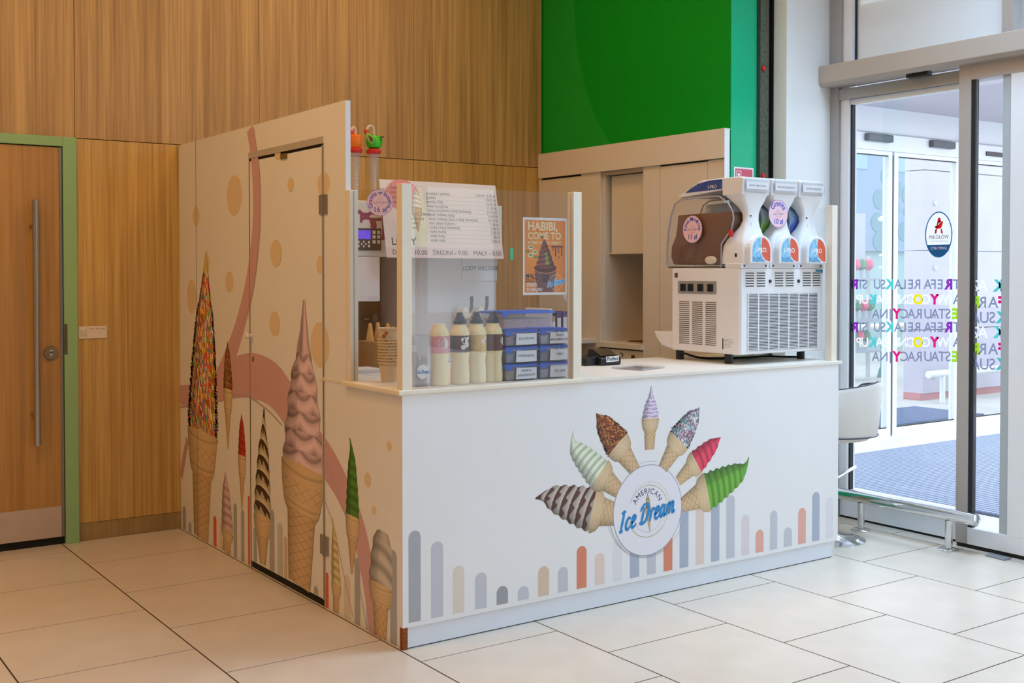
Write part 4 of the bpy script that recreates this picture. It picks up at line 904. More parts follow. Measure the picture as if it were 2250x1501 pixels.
for i in range(3):
    xc = X0+.095+pitch*i-(.004*i)
    unit = MB().box(xc-.094, xc+.094, Y0-.002, Y0+.10, 1.413, 1.436).build('base_strip', m_band, SM, bevel=.002)
    for dx in (-.072, .072): MB().lathe([(.005, Y0-.002), (.005, Y0-.004)], xc+dx, 1.425, 10, 'y').build('screw', MATS['dark_screw'], unit)
    # column: hourglass seen from the front, concave behind
    prof = [(1.434, .083, .075, .235), (1.47, .084, .076, .232), (1.52, .083, .080, .222), (1.55, .076, .086, .205), (1.58, .062, .092, .178), (1.61, .050, .096, .150), (1.64, .043, .098, .138), (1.67, .044, .097, .140),
            (1.70, .054, .094, .155), (1.73, .075, .090, .180), (1.752, .084, .086, .205), (1.765, .088, .084, .215)]
    col = MB().loft([tower_ring(xc, z, h_, yf, yb) for z, h_, yf, yb in prof]).build('column', m_sw, SM, smooth=True)
    # clear display cap with card
    MB().prism([(.086, 1.757), (.080, 1.835), (.105, 1.842), (.215, 1.842), (.215, 1.757)], 'x', xc-.090, xc+.090).build('light_cap', m_sw, SM, bevel=.005)
    MB().prism([(.072, 1.770), (.068, 1.835), (.078, 1.838), (.084, 1.770)], 'x', xc-.082, xc+.082).build('card_holder', M_clear, SM, bevel=.002)
    cd = MB().box(xc-.074, xc+.074, .0735, .0745, 1.784, 1.818).build('card', mat('card_white', 'eceaec', .5, noise=.01), SM)
    text(('KAWA  MROŻONA', 'ZIELONE JABŁUSZKO', 'GRANITA MALINA')[i], Frame((0, .0735, 0), (1, 0, 0), (0, 0, 1)), xc, 1.800, .013, M_black, cd, name='card_lettering', d=.0006, bold=.01)
    # lid behind the cap, with the blue curved side light
    MB().prism([(.212, 1.842), (.212, 1.785), (.50, 1.762), (.52, 1.772), (.47, 1.790), (.36, 1.838)], 'x', xc-.090, xc+.090).build('lid', m_sw, SM, bevel=.004)
    lens = [(.215, 1.836), (.215, 1.790), (.468, 1.784), (.43, 1.803), (.376, 1.824), (.30, 1.834)]
    b_ = MB().prism(lens, 'x', xc-.0925, xc-.0900); ln = b_.build('blue_lens', mat('lens_blue', '2a4a94', .15, noise=.5, scale=14, coat=.5), SM, bevel=.0008)
    if i == 0: text('I-PRO', Frame((xc-.0925, 0, 0), (0, -1, 0), (0, 0, 1)), -.278, 1.803, .024, M_white, ln, name='lens_lettering')
    # bowl: clear shell, rounded at the far end
    def yz(off):
        o = off
        P = [(.220+o, 1.418+o), (.585-o, 1.418+o)]
        P += [(.585-o+.018*math.sin(a), 1.418+o+.02*(1-math.cos(a))) for a in (PI/6, PI/3, PI/2)]
        P += [(.600-o, 1.52), (.592-o, 1.60), (.572-o, 1.68), (.545-o, 1.735-o*.5), (.50-o, 1.757-o), (.30, 1.760-o), (.232+o, 1.757-o), (.175+o, 1.72), (.146+o, 1.68), (.140+o, 1.645), (.152+o, 1.60), (.19+o, 1.56), (.218+o, 1.53)]
        return P
    MB().prism(yz(0), 'x', xc-.088, xc+.088).build('bowl', glassmat('bowl_plastic', (.95, .95, .96), 1.5, .035, .02, (.8, .8, .85)), SM, bevel=.012, seg=3, smooth=True)
    fl = [(.232, 1.432), (.56, 1.432), (.578, 1.47), (.575, 1.52), (.545, 1.575), (.535, 1.62), (.53, 1.678), (.18, 1.682), (.158, 1.66), (.158, 1.625), (.20, 1.57), (.228, 1.535)]
    if i: fl = [(.232, 1.432), (.56, 1.432), (.578, 1.47), (.575, 1.52), (.56, 1.66), (.53, 1.735), (.24, 1.745), (.185, 1.72), (.156, 1.68), (.150, 1.645), (.162, 1.605), (.20, 1.57), (.228, 1.535)]
    MB().prism(fl, 'x', xc-.082, xc+.082).build('slush', slushmat(*fills[i], i), SM, bevel=.008, smooth=True)
    pr3 = yz(.002)
    MB().tube([(xc-.088, a_, b_) for a_, b_ in pr3+pr3[:2]], .0042, 6, cap=False).build('bowl_outline', mat('outline_grey', 'a9a7ad', .25, noise=.02), SM, smooth=True)  # added grey tube, drawn for the edge reflection of the clear plastic
    MB().lathe([(.001, xc-.100), (.012, xc-.099), (.0145, xc-.094), (.0145, xc-.086)], .288, 1.453, 18, 'x', sx=2.6, sy=1.35).build('bowl_catch', mat('catch_cream', 'd8c7b4', .4, noise=.01), SM, smooth=True)
    MB().box(xc-.098, xc-.080, .150, .166, 1.562, 1.594).build('red_lever', mat('lever_red', 'c9272c', .4, noise=.02), SM, bevel=.002)
    # arched spigot shield with printed sticker
    arch = [(xc-.078, 1.436), (xc+.070, 1.436), (xc+.070, 1.49)]+[(xc-.004+.074*math.cos(a), 1.495+.075*math.sin(a)) for a in [PI*k/14 for k in range(15)]]+[(xc-.078, 1.49)]
    MB().prism(arch, 'y', .045, .080).build('spigot_shield', m_sw, SM, bevel=.006)
    FA = Frame((0, .0449, 0), (1, 0, 0), (0, 0, 1)); cxa = xc-.004; B = MB(); vs = []; cs_ = []
    nu, nv = 28, 30
    for a in range(nv+1):
        t_ = a/nv; z = 1.444+.113*t_; hwid = .060 if z < 1.495 else .060*math.sqrt(max(0.0004, 1-((z-1.495)/.063)**2))
        for c in range(nu+1):
            u = -1+2*c/nu; x = cxa+u*hwid
            rr = math.hypot(x-cxa-.05, (z-1.515)*.8); ice = .5+.5*math.sin(x*160+3*math.sin(z*90))*math.cos(z*120)
            if rr < .055 and x > cxa+.002: cl = rgb('d9502a')*(.85+.3*ice)
            elif z < 1.475+.01*math.sin(u*3): cl = rgb('5b9bc4')*(.7+.6*ice)
            else: cl = rgb('86c4e6')*(.75+.4*ice)
            if abs(rr-.057) < .0022 and x > cxa-.005: cl = rgb('f2e9e4')
            vs.append(FA.p(x, z, .0006)); cs_.append(np.clip(cl, 0, 1))
    B.add(vs, [(a*(nu+1)+c, a*(nu+1)+c+1, (a+1)*(nu+1)+c+1, (a+1)*(nu+1)+c) for a in range(nv) for c in range(nu)], cs_)
    stk = B.build('spigot_sticker', M_print, SM, fixn=False)
    text('I-PRO', FA, cxa-.004, 1.498, .030, mat('pro_white', 'f0f3f6', .4, noise=.01), stk, d=.0012, name='sticker_lettering', bold=.01)
    for x, z in ((xc-.022, 1.66), (xc-.018, 1.625)): MB().lathe([(.004, .0975), (.004, .094)], x, z, 10, 'y').build('pin', MATS['dark_screw'] if z > 1.65 else m_band, SM)
    MB().lathe([(.006, xc-.0835), (.006, xc-.0865)], .13, 1.475, 10, 'x', sy=1.6).build('pin_hole', M_black, SM)
# power cable under the machine
pc = thing('power_cable', 'black power cable running on the counter under the slush machine', 'cable', (2.1, .4, .9605))
MB().tube(smoothpts([(1.86, .50, .998), (1.93, .44, .972), (2.02, .40, .967), (2.16, .36, .967), (2.28, .34, .97), (2.36, .30, .967), (2.42, .24, .967)], 6), .0055, 8).build('lead', M_black, pc, smooth=True)

# price stickers (discs with curved lettering)
m_pk_ = mat('sticker_pink', 'eec3cb', .45, noise=.015); m_lav = mat('sticker_rim', '8f86c4', .45, noise=.02); m_bl = mat('sticker_blue', '2c4fb4', .45, noise=.03); m_gy = mat('sticker_grey', '8d8390', .5, noise=.03)
def price_disc(label, fr, r, top, price, thick=.0015, tops=.026, pr_s=.034, cols=None, span=.74):
    c = fr.p(0, 0, 0); t = thing('price_sticker', label, 'sticker', c, 'round pink price stickers')
    B = MB(); pts = ellipse(0, 0, r, r, 48); n_ = len(pts)
    B.add([fr.p(a, b, 0) for a, b in pts]+[fr.p(a, b, thick) for a, b in pts], [tuple(range(n_))]+[tuple(range(n_, 2*n_))]+[(k, (k+1) % n_, n_+(k+1) % n_, n_+k) for k in range(n_)])
    B.build('disc', m_pk_, t)
    ribbon(fr, ellipse(0, 0, r*.985, r*.985, 60)+[(r*.985, 0)], r*.035, 'rim', m_lav, t, thick+.0005)
    text(top, fr, 0, 0, tops, m_bl, t, d=thick+.0008, arc=(r*span, PI/2), bold=.02, name='curved_lettering', sx=1.0)
    text(price, fr, 0, -r*.56, pr_s, m_bl, t, d=thick+.0008, bold=.02, name='price_lettering')
    text('Ice Dream', fr, 0, 0, r*.26, m_gy, t, d=thick+.0008, shear=.3, angle=.06, name='logo_lettering')
    ribbon(fr, ellipse(0, 0, r*.26, r*.26, 30)+[(r*.26, 0)], r*.02, 'logo_ring', m_gy, t, thick+.0006)
    return t
P0 = onX(1.845, 1521.5, 504)
price_disc('pink coffee price sticker on the brown bowl of the slush machine', Frame(P0, (0, -1, 0), (0, 0, 1)), .067, 'Kawa Mrożona', '11 zł', tops=.027, pr_s=.034)
P0 = onY(.088, 1710, 470)
price_disc('pink granita price sticker on the middle column of the slush machine', Frame(P0, (1, 0, 0), (0, 0, 1)), .066, 'Granita', '10 zł', tops=.036, pr_s=.034)
# ================================================================ SOFT-SERVE MACHINE BEHIND THE COUNTER
IM = thing('ice_cream_machine', 'white soft-serve ice cream machine with keypad panel behind the menu board', 'ice cream machine', (1.07, 2.0, .9))
m_iw = mat('appliance_white', 'dfe2dc', .35, noise=.012, scale=6); m_ig = mat('appliance_grey', 'd3cfd0', .4, .05, noise=.015, scale=6)
m_br = mat('shaded_recess_steel', '4a3620', .35, .6, noise=.15, scale=4, stretch=(1, 1, .2))  # dark brown colour stands for shade and reflected brown on the recess steel
MB().box(.625, 1.555, 1.95, 2.40, .90, 1.765).build('cabinet', m_iw, IM, bevel=.006)
MB().box(.625, 1.555, 1.62, 1.952, 1.475, 1.765).build('head', m_iw, IM, bevel=.006)
MB().box(.95, 1.555, 1.68, 1.951, .90, 1.474).build('dispenser_front', m_ig, IM, bevel=.008)  # left part widened and pale, standing in for the screen's bright reflection
MB().box(.60, .70, 1.75, 1.951, .90, 1.474).build('side_cheek', m_iw, IM, bevel=.004)
MB().box(.701, .949, 1.925, 1.9499, .93, 1.474).build('recess_back', m_br, IM)
MB().box(.71, .945, 1.66, 1.92, .901, .93).build('drip_tray', m_br, IM, bevel=.004)
FI = Frame((0, 1.62, 0), (1, 0, 0), (0, 0, 1))
kp = MB().box(.60, .785, 1.612, 1.62, 1.508, 1.622).build('keypad', mat('keypad_black', '232326', .4, noise=.05), IM, bevel=.002)
MB().box(.61, .722, 1.6095, 1.612, 1.566, 1.612).build('display', mat('display_violet', '5a46e0', .4, noise=.25, scale=40, emit=.55), kp)
def key(x, z, w_=.016, h_=.016): MB().box(x-w_/2, x+w_/2, 1.609, 1.612, z-h_/2, z+h_/2).build('key', mat('key_white', 'd9d9d6', .4, noise=.02), kp, bevel=.001)
for x in (.742, .769):
    for z in (1.602, 1.578, 1.552): key(x, z, .017, .017)
for x, z in ((.712, 1.550), (.712, 1.530), (.652, 1.550), (.652, 1.530)): key(x, z, .011, .013)
for x, z in ((.682, 1.552), (.682, 1.528), (.670, 1.540), (.694, 1.540)):
    MB().prism([(x-.006, z), (x, z-.006), (x+.006, z), (x, z+.006)], 'y', 1.609, 1.612).build('key', MATS['key_white'], kp)
# purple brand lettering on the head (partly hidden by the keypad)
mp = mat('brand_purple', '8c2f5e', .4, noise=.06)
b_ = MB()
ribbon_mb(b_, FI, [(.625, 1.705), (.665, 1.705), (.68, 1.692), (.715, 1.692), (.73, 1.705), (.80, 1.705)], .022, .001)
ribbon_mb(b_, FI, [(.802, 1.716), (.806, 1.60), (.800, 1.572), (.785, 1.572)], .022, .0012)
ribbon_mb(b_, FI, [(.672, 1.70), (.672, 1.65)], .014, .0013); ribbon_mb(b_, FI, smoothpts([(.675, 1.668), (.70, 1.676), (.74, 1.668), (.79, 1.670)], 4), .016, .0014)
ribbon_mb(b_, FI, smoothpts([(.735, 1.668), (.745, 1.64), (.74, 1.622)], 4), .034, .0015)
b_.build('brand_mark', mp, IM, fixn=False)
sh = thing('paper_sheet', 'plain white paper sheet hanging under the keypad panel', 'paper', (.70, 1.61, 1.22))
MB().box(.605, .772, 1.606, 1.6075, 1.245, 1.474).build('sheet', mat('paper_white', 'dcd8da', .6, noise=.01), sh)
b_ = MB()
for k in range(5): ribbon_mb(b_, Frame((0, 1.606, 0), (1, 0, 0), (0, 0, 1)), [(.70, 1.268-.006*k), (.765, 1.268-.006*k)], .0012)
b_.build('small_print', MATS['sticker_grey'], sh, fixn=False)
ll = MB().box(1.325, 1.555, 1.6755, 1.68, 1.345, 1.472).build('label_sheet', mat('label_grey', 'cfccce', .5, noise=.012), IM)
text('LODY WŁOSKIE', Frame((0, 1.6755, 0), (1, 0, 0), (0, 0, 1)), 1.445, 1.415, .036, M_black, ll, shear=.25, bold=.008, sx=.92)
for x in (1.30, 1.40):
    sg = MB().lathe([(.034, 1.68), (.036, 1.66), (.036, 1.60), (.030, 1.585), (.012, 1.582)], x, 1.175, 20, 'y').build('spigot', mat('spigot_cream', 'd9d2c6', .4, noise=.02), IM, smooth=True)
    MB().tube([(x+.015, 1.60, 1.16), (x+.02, 1.575, 1.20), (x+.018, 1.57, 1.262)], [.009, .008, .010], 8).build('handle', mat('handle_grey', '57575c', .35, .6, noise=.05), sg, smooth=True)
    MB().tube([(x, 1.62, 1.14), (x, 1.62, 1.10)], [.014, .009], 10).build('nozzle', M_steel, sg, smooth=True)
for x, z in ((.80, 1.40), (.86, 1.30)):
    MB().box(x-.03, x+.02, 1.915, 1.925, z-.06, z+.05).build('dark_tag', mat('tag_dark', '2a1c12', .6, noise=.1), IM)
MB().tube([(.82, 1.88, 1.14), (.94, 1.90, 1.135)], .006, 6).build('nozzle_bar', M_steel, IM); MB().lathe([(.03, 1.10), (.034, 1.15), (.02, 1.17)], .89, 1.88, 12).build('nozzle', M_black, IM, smooth=True)

# ---- menu board leaning on the machine
q0, q1, q2, q3 = (Vector(p) for p in (onY(1.50, 850, 566), onY(1.50, 1107, 569), onY(1.585, 1090, 408), onY(1.585, 838, 394)))
MBd = thing('menu_board', 'pale price list board leaning above the soft-serve machine', 'menu board', ((q0.x+q1.x)/2, 1.6, q0.z))
ur = (q1-q0).normalized(); uu = (q3-q0); uu = (uu-ur*uu.dot(ur)).normalized()
FM = Frame(q0, ur, uu); W_, H_ = (q1-q0).length, (q3-q0).length
nb = FM.n
B = MB(); cs4 = [(0, 0), (W_, 0), (W_, H_), (0, H_)]
B.add([FM.p(a, c, -.006) for a, c in cs4]+[FM.p(a, c, 0) for a, c in cs4], [(3, 2, 1, 0), (4, 5, 6, 7), (0, 1, 5, 4), (1, 2, 6, 5), (2, 3, 7, 6), (3, 0, 4, 7)])
B.build('board', mat('board_pale', 'ddd0c8', .35, noise=.015, scale=6, coat=.25), MBd)
m_mt = mat('menu_ink', '3a3634', .5, noise=.03); m_ml = mat('menu_line', '9d948e', .5, noise=.02); m_mc = mat('menu_coral', 'd88882', .45, noise=.02); m_mpk = mat('menu_pink_band', 'd5c2bf', .45, noise=.02); m_mk = mat('menu_black', '2d2a2b', .5, noise=.03)
poly(FM, [(0, 0), (W_, 0), (W_, .055), (0, .055)], 'price_band', m_mpk, MBd, .0006)
poly(FM, [(x, y) for x, y in ellipse(.13, .335, .10, .085, 40)], 'coral_blob', m_mc, MBd, .0006)
poly(FM, [(.10, .06), (.25, .06), (.262, .2), (.25, .38), (.16, .39), (.12, .22)], 'picture_field', mat('menu_green', 'dfe0c4', .45, noise=.03), MBd, .0005)
cone_print(FM, MBd, (.213, .37), (.207, .27), (.203, .14), .030, ('twist', 'e6e2d2', 'f5f3ea', 4), name='cone_picture', d=.0008)
for k, t_ in enumerate(('Świeże', 'wanilia', 'czekolada', 'śmietana')): text(t_, FM, .06, .375-.026*k, .022, m_mt, MBd, d=.0012, align='LEFT')
for k, t_ in enumerate(('LODY WŁOSKIE', 'śmietankowy', 'owocowy', 'mieszany')): text(t_, FM, .125, .235-.024*k, .022, m_mt, MBd, d=.0012, align='LEFT')
text('LODY', FM, .035, .085, .056, m_mk, MBd, d=.0012, align='LEFT', bold=.012)
text('DUŻY - 10,00', FM, .035, .028, .036, m_mk, MBd, d=.0012, align='LEFT'); text('ŚREDNI - 9,00', FM, .275, .028, .036, m_mk, MBd, d=.0012, align='LEFT'); text('MAŁY - 8,00', FM, .715, .028, .036, m_mk, MBd, d=.0012, align='RIGHT')
items = [('posypka / polewa', '1,00 zł / 2,00 zł'), ('granita', '10,00 zł'), ('granita XXL', '16,00 zł'), ('kawa mrożona', '11,00 zł'), ('kawa mrożona z bitą śmietaną', '15,00 zł'), ('deser lodowy duży', '15,00 zł'), ('deser lodowy duży z bitą śmietaną', '18,50 zł'),
         ('mini deser lodowy', '7,00 zł'), ('rurka z bitą śmietaną', '5,00 zł'), ('rurka sucha', '3,00 zł'), ('wafel duży', '1,00 zł'), ('wafel mały', '0,80 zł')]
for k, (a_, p_) in enumerate(items):
    z = .352-.0232*k
    text(a_, FM, .272, z, .0215, m_mt, MBd, d=.0012, align='LEFT'); text(p_, FM, .715, z, .0215, m_mt, MBd, d=.0012, align='RIGHT')
    ribbon(FM, [(.27, z-.0125), (.72, z-.0125)], .0009, 'rule', m_ml, MBd, .001)

# ---- novelty drinking cups on top of the machine
def yard_cup(x, y, col, label, head):
    z0 = 1.7655; t = thing('novelty_cup', label, 'cup', (x, y, z0), 'novelty drinking cups')
    prof = [(.020, z0), (.024, z0+.004)]
    for k in range(30):
        zz = z0+.01+.0082*k; prof.append((.022+.008*k/30+(.0022 if k % 2 else -.001), zz))
    prof.append((.031, z0+.262)); MB().lathe(prof, x, y, 20).build('tube', glassmat('cup_plastic', (.90, .90, .92), 1.5, .16, .05, (.9, .9, .93)), t, smooth=True)
    MB().tube([(x+.004, y, z0+.02), (x+.003, y, z0+.262)], .0045, 8).build('inner_straw', mat('straw_clear', 'd9cfd2', .3, noise=.02), t, smooth=True)
    MB().lathe([(.034, z0+.256), (.039, z0+.262), (.039, z0+.276), (.030, z0+.283)], x, y, 24).build('screw_cap', mat('cap_red', 'd3281e', .35, noise=.02), t, smooth=True)
    if head == 'round':
        MB().lathe([(.026, z0+.28), (.036, z0+.29), (.039, z0+.32), (.038, z0+.343), (.030, z0+.350), (.005, z0+.353)], x, y, 24).build('lid', mat('lid_orange', 'f07a14', .4, noise=.03), t, smooth=True); zt = z0+.352
    else:
        hd_ = MB().lathe([(.020, z0+.285), (.034, z0+.293), (.041, z0+.315), (.040, z0+.337), (.030, z0+.352), (.005, z0+.358)], x+.004, y, 24, sx=1.1).build('lid', mat('lid_green', '3fc01e', .4, noise=.03), t, smooth=True); zt = z0+.356
        # leaf shaped flap, brow and beak-like tip
        MB().prism([(x-.060, z0+.365), (x-.050, z0+.325), (x-.030, z0+.305), (x-.018, z0+.315), (x-.020, z0+.340), (x-.035, z0+.358)], 'y', y-.034, y-.026).build('flap', mat('lid_lime', '8fd03a', .4, noise=.03), hd_, bevel=.002)
        MB().prism([(x-.050, z0+.352), (x-.043, z0+.326), (x-.030, z0+.314), (x-.023, z0+.322), (x-.026, z0+.338)], 'y', y-.0365, y-.0345).build('flap_inside', mat('lid_maroon', '6a1418', .5, noise=.05), hd_)
        MB().tube(smoothpts([(x+.020, y-.040, z0+.342), (x+.032, y-.036, z0+.347), (x+.045, y-.028, z0+.347)], 4), .003, 6).build('brow', M_black, hd_, smooth=True)
        MB().tube(smoothpts([(x+.022, y-.041, z0+.336), (x+.024, y-.041, z0+.325)], 3), .0025, 6).build('eye', M_black, hd_)
    arc_ = smoothpts([(x, y, zt-.004), (x, y, zt+.030), (x-.012, y, zt+.048), (x-.030, y, zt+.044), (x-.042, y, zt+.022)] if head != 'round' else [(x+.002, y, zt-.004), (x+.002, y, zt+.025), (x-.006, y, zt+.038), (x-.016, y, zt+.032), (x-.02, y, zt+.016)], 5)
    MB().tube(arc_, .0075, 10).build('bent_straw', mat('straw_pink', 'd8bfae', .35, noise=.02), t, smooth=True)
    e_ = arc_[-1]; MB().lathe([(.003, e_[2]-.020), (.011, e_[2]-.014), (.012, e_[2]-.002), (.008, e_[2]+.006)], e_[0]-.002, e_[1], 12).build('stopper', MATS['cap_red'], t, smooth=True)
    MB().tube([(e_[0], e_[1], e_[2]-.006), (x-.012, y-.01, zt+.0)], .0022, 6).build('stopper_cord', MATS['cap_red'], t, smooth=True)
yard_cup(.705, 1.75, 'o', 'clear ribbed cup with a plain orange lid on the machine', 'round')
yard_cup(.815, 1.75, 'g', 'clear ribbed cup with a green winking head lid on the machine', 'head')
Pd = onY(1.45, 835, 445)
fwd = Vector((math.cos(.45), -math.sin(.45), 0))
price_disc('pink price sticker hanging before the novelty cups', Frame(Pd, fwd, (0, 0, 1)), .067, 'Granita w butelce', '16 zł', tops=.030, pr_s=.036)

# ---- poster on the acrylic screen
PO = thing('poster', 'orange dessert poster with chocolate sundae stuck to the acrylic screen', 'poster', (.67, .024, 1.3))
MB().box(.560, .779, .0225, .0235, 1.305, 1.614).build('sheet', mat('poster_white', 'ecebee', .5, noise=.01), PO)
FP = Frame((.560, .0225, 1.305), (1, 0, 0), (0, 0, 1)); PW, PH = .219, .309
B = MB(); nx, ny = 20, 30; vs = []; cl = []
for j in range(ny+1):
    for i in range(nx+1):
        u, v = i/nx, j/ny; c = rgb('e8872a')*(1-.0)+rgb('f0a02a')*.12*math.exp(-((u-.3)**2+(v-.45)**2)*9)-rgb('c05a10')*.25*max(0, .35-v)
        vs.append(FP.p(.008+u*(PW-.016), .010+v*(PH-.020), .0004)); cl.append(np.clip(c, 0, 1))
B.add(vs, [(j*(nx+1)+i, j*(nx+1)+i+1, (j+1)*(nx+1)+i+1, (j+1)*(nx+1)+i) for j in range(ny) for i in range(nx)], cl).build('orange_field', M_print, PO, fixn=False)
m_pc = mat('poster_cream', 'f4dcae', .5, noise=.02); m_pd = mat('poster_dark', '5a2226', .5, noise=.1)
text('HABIBI,', FP, .022, .273, .047, m_pc, PO, d=.001, align='LEFT', bold=.03, sx=.98); text('COME TO', FP, .022, .235, .039, m_pc, PO, d=.001, align='LEFT', bold=.022, sx=.95); text('AMERICAN ICE DREAM', FP, .022, .208, .0165, m_pc, PO, d=.0008, align='LEFT', bold=.02, sx=.98)
# sundae swirl in a cup
B = MB(); vs = []; cl = []; nv, nu = 60, 30
for j in range(nv+1):
    v = j/nv; z = .222-.115*v; hwid = (.002+.046*v**.8)*(1+.07*math.cos(2*PI*v*5))
    for i in range(nu+1):
        u = -1+2*i/nu; rdg = .5+.5*math.cos(2*PI*(v*6+u*.4)); L = 1.05-.55*max(0, u+.15)
        c = rgb('8a4a44')*(.45+.75*rdg)*L
        if .05 < u < .5 and .45 < v < .9: c = rgb('8fa050')*(.55+.5*rdg)
        vs.append(FP.p(.104+.006*v+u*hwid, z, .0011)); cl.append(np.clip(c, 0, 1))
B.add(vs, [(j*(nu+1)+i, j*(nu+1)+i+1, (j+1)*(nu+1)+i+1, (j+1)*(nu+1)+i) for j in range(nv) for i in range(nu)], cl).build('sundae_print', M_print, PO, fixn=False)
poly(FP, ellipse(.110, .107, .056, .020, 36), 'cup_rim', m_pd, PO, .0007); poly(FP, [(.056, .100), (.164, .100), (.150, .012), (.070, .012)], 'cup_print', mat('poster_cup', '7a4a52', .5, noise=.08), PO, .0006)
ribbon(FP, ellipse(.110, .107, .056, .020, 30, PI, 2*PI), .0022, 'cup_lip', mat('poster_peach', 'e09a60', .5, noise=.03), PO, .0014)
for x, z in ((.038, .190), (.058, .171), (.036, .158)):
    poly(FP, ellipse(x, z, .013, .0085, 24), 'pistachio', mat('pist_pale', 'e9e2bc', .5, noise=.05), PO, .0008); poly(FP, ellipse(x+.001, z+.001, .009, .004, 20), 'pistachio', mat('pist_green', '6f9440', .5, noise=.1), PO, .001)
for x, z in ((.022, .174), (.060, .152)): poly(FP, ellipse(x, z, .009, .005, 20), 'leaf', MATS['pist_green'], PO, .0009)
b_ = MB(); ribbon_mb(b_, FP, [(.140, .194), (.198, .194)], .005, .001)
for x, l_, w_ in ((.147, .016, .004), (.161, .040, .005), (.176, .024, .005), (.192, .038, .005)): ribbon_mb(b_, FP, [(x, .194), (x, .194-l_)], w_, .001)
b_.build('drips', m_pd, PO, fixn=False); poly(FP, ellipse(.177, .150, .003, .005, 14), 'drip', m_pd, PO, .001)
text('MAŁY - 15zł', FP, .012, .076, .022, M_black, PO, d=.0016, align='LEFT', bold=.015, sx=1.0, shear=.1); text('DUŻY - 18zł', FP, .010, .058, .022, M_black, PO, d=.0016, align='LEFT', bold=.015, shear=.1)
text('DESER', FP, .018, .040, .018, MATS['poster_white'], PO, d=.0016, align='LEFT', bold=.02); text('DUBAJSKI', FP, .018, .021, .018, MATS['poster_white'], PO, d=.0016, align='LEFT', bold=.02)
for r in (.033, .030, .020): ribbon(FP, ellipse(.164, .050, r, r, 36)+[(.164+r, .050)], .0009, 'logo_ring', m_pc, PO, .0018)
poly(FP, [(.160, .074), (.166, .050), (.170, .018), (.162, .050)], 'logo_cone', m_pc, PO, .0019)
script('Ice Dream', FP, .160, .050, .0215, mat('poster_white', 'ecebee'), PO, wd=.32, angle=.2, d=.0020); script('Ice Dream', FP, .160, .050, .0215, mat('poster_blue', '3aa0dc', .5, noise=.02), PO, wd=.2, angle=.2, d=.0024)

# ================================================================ THINGS ON THE COUNTER
ZC = .9606
# four sauce bottles
def bottle(x, y, label, lid, band, deco):
    t = thing('sauce_bottle', label, 'bottle', (x, y, ZC), 'sauce bottles behind the screen')
    m_b = mat('bottle_cream', 'eddcae', .3, noise=.015, scale=8)
    pr = [(.034, ZC), (.038, ZC+.004), (.0385, ZC+.03), (.0365, ZC+.07), (.0345, ZC+.088), (.0365, ZC+.105), (.0385, ZC+.118), (.0385, ZC+.196), (.034, ZC+.212), (.026, ZC+.224), (.024, ZC+.236)]
    MB().lathe(pr, x, y, 28).build('body', m_b, t, smooth=True)
    MB().lathe([(.0391, ZC+.125), (.0391, ZC+.190)], x, y, 28, cap=False).build('label_wrap', band, t, smooth=True)
    if lid: MB().lathe([(.0265, ZC+.234), (.0265, ZC+.246), (.020, ZC+.248), (.016, ZC+.262), (.0125, ZC+.268), (.0125, ZC+.276), (.008, ZC+.279)], x, y, 24).build('cap', mat('cap_navy', '2c2f44', .35, noise=.03), t, smooth=True)
    # label art on the side that faces the front
    def wrap(a, h, r=.0396): return (x+r*math.sin(a), y-r*math.cos(a), ZC+h)
    b = MB()
    for a0, h0, rr in deco:
        n0 = len(b.v); b.add([wrap(a0+rr/.039*math.cos(2*PI*k/14), h0+rr*math.sin(2*PI*k/14)) for k in range(14)], [tuple(range(14))])
    b.build('label_art', mat('label_art', 'e2dcd6', .45, noise=.06, scale=60), t, fixn=False)
    return t
m_lb1 = mat('label_rose', 'd98c98', .45, noise=.04, scale=20); m_lb2 = mat('label_chocolate', '4a2624', .45, noise=.35, scale=60); m_lb3 = mat('label_gold', 'dcb878', .45, noise=.25, scale=40); m_lb4 = mat('label_brown', '5c3030', .45, noise=.1, scale=25)
bottle(.222, .105, 'cream sauce bottle with rose label and no cap', False, m_lb1, [(-.1, .165, .022), (.1, .160, .018)])
bottle(.316, .105, 'cream sauce bottle with busy dark chocolate label', True, m_lb2, [(-.3, .175, .006), (.0, .170, .014), (.2, .155, .012), (-.2, .145, .010), (.4, .180, .006)])
bottle(.396, .108, 'yellowish sauce bottle with golden label', True, m_lb3, [(.5, .178, .008), (.2, .165, .010)])
bottle(.474, .108, 'cream sauce bottle with plain brown label and barcode', True, m_lb4, [(.62, .165, .014), (.8, .160, .014)])
# clear cup holding rolled wafers
CC = thing('clear_wafer_cup', 'tall clear cup with round logo sticker holding pale wafers', 'cup', (.137, .11, ZC))
MB().box(.100, .174, .085, .150, ZC, ZC+.004).box(.100, .102, .085, .150, ZC+.004, 1.158).box(.172, .174, .085, .150, ZC+.004, 1.158).box(.102, .172, .085, .087, ZC+.004, 1.158).box(.102, .172, .148, .150, ZC+.004, 1.158).build('box', M_clear, CC)
for i, (x, l_) in enumerate(((.118, .006), (.136, -.008), (.155, .010), (.146, -.004))):
    MB().tube([(x, .105+.008*(i % 2), ZC+.006), (x+l_, .125, 1.09-.01*i)], .010, 10).build('wafer', mat('wafer_pale', 'c9b8b4', .6, noise=.08, scale=40), CC, smooth=True)
FCup = Frame((.137, .0848, 1.018), (1, 0, 0), (0, 0, 1)); st_ = poly(FCup, ellipse(0, 0, .027, .027, 32), 'logo_sticker', M_white, CC, .0004); script('Ice Dream', FCup, -.001, 0, .0135, m_cyan, st_, wd=.16, angle=.0, d=.001)
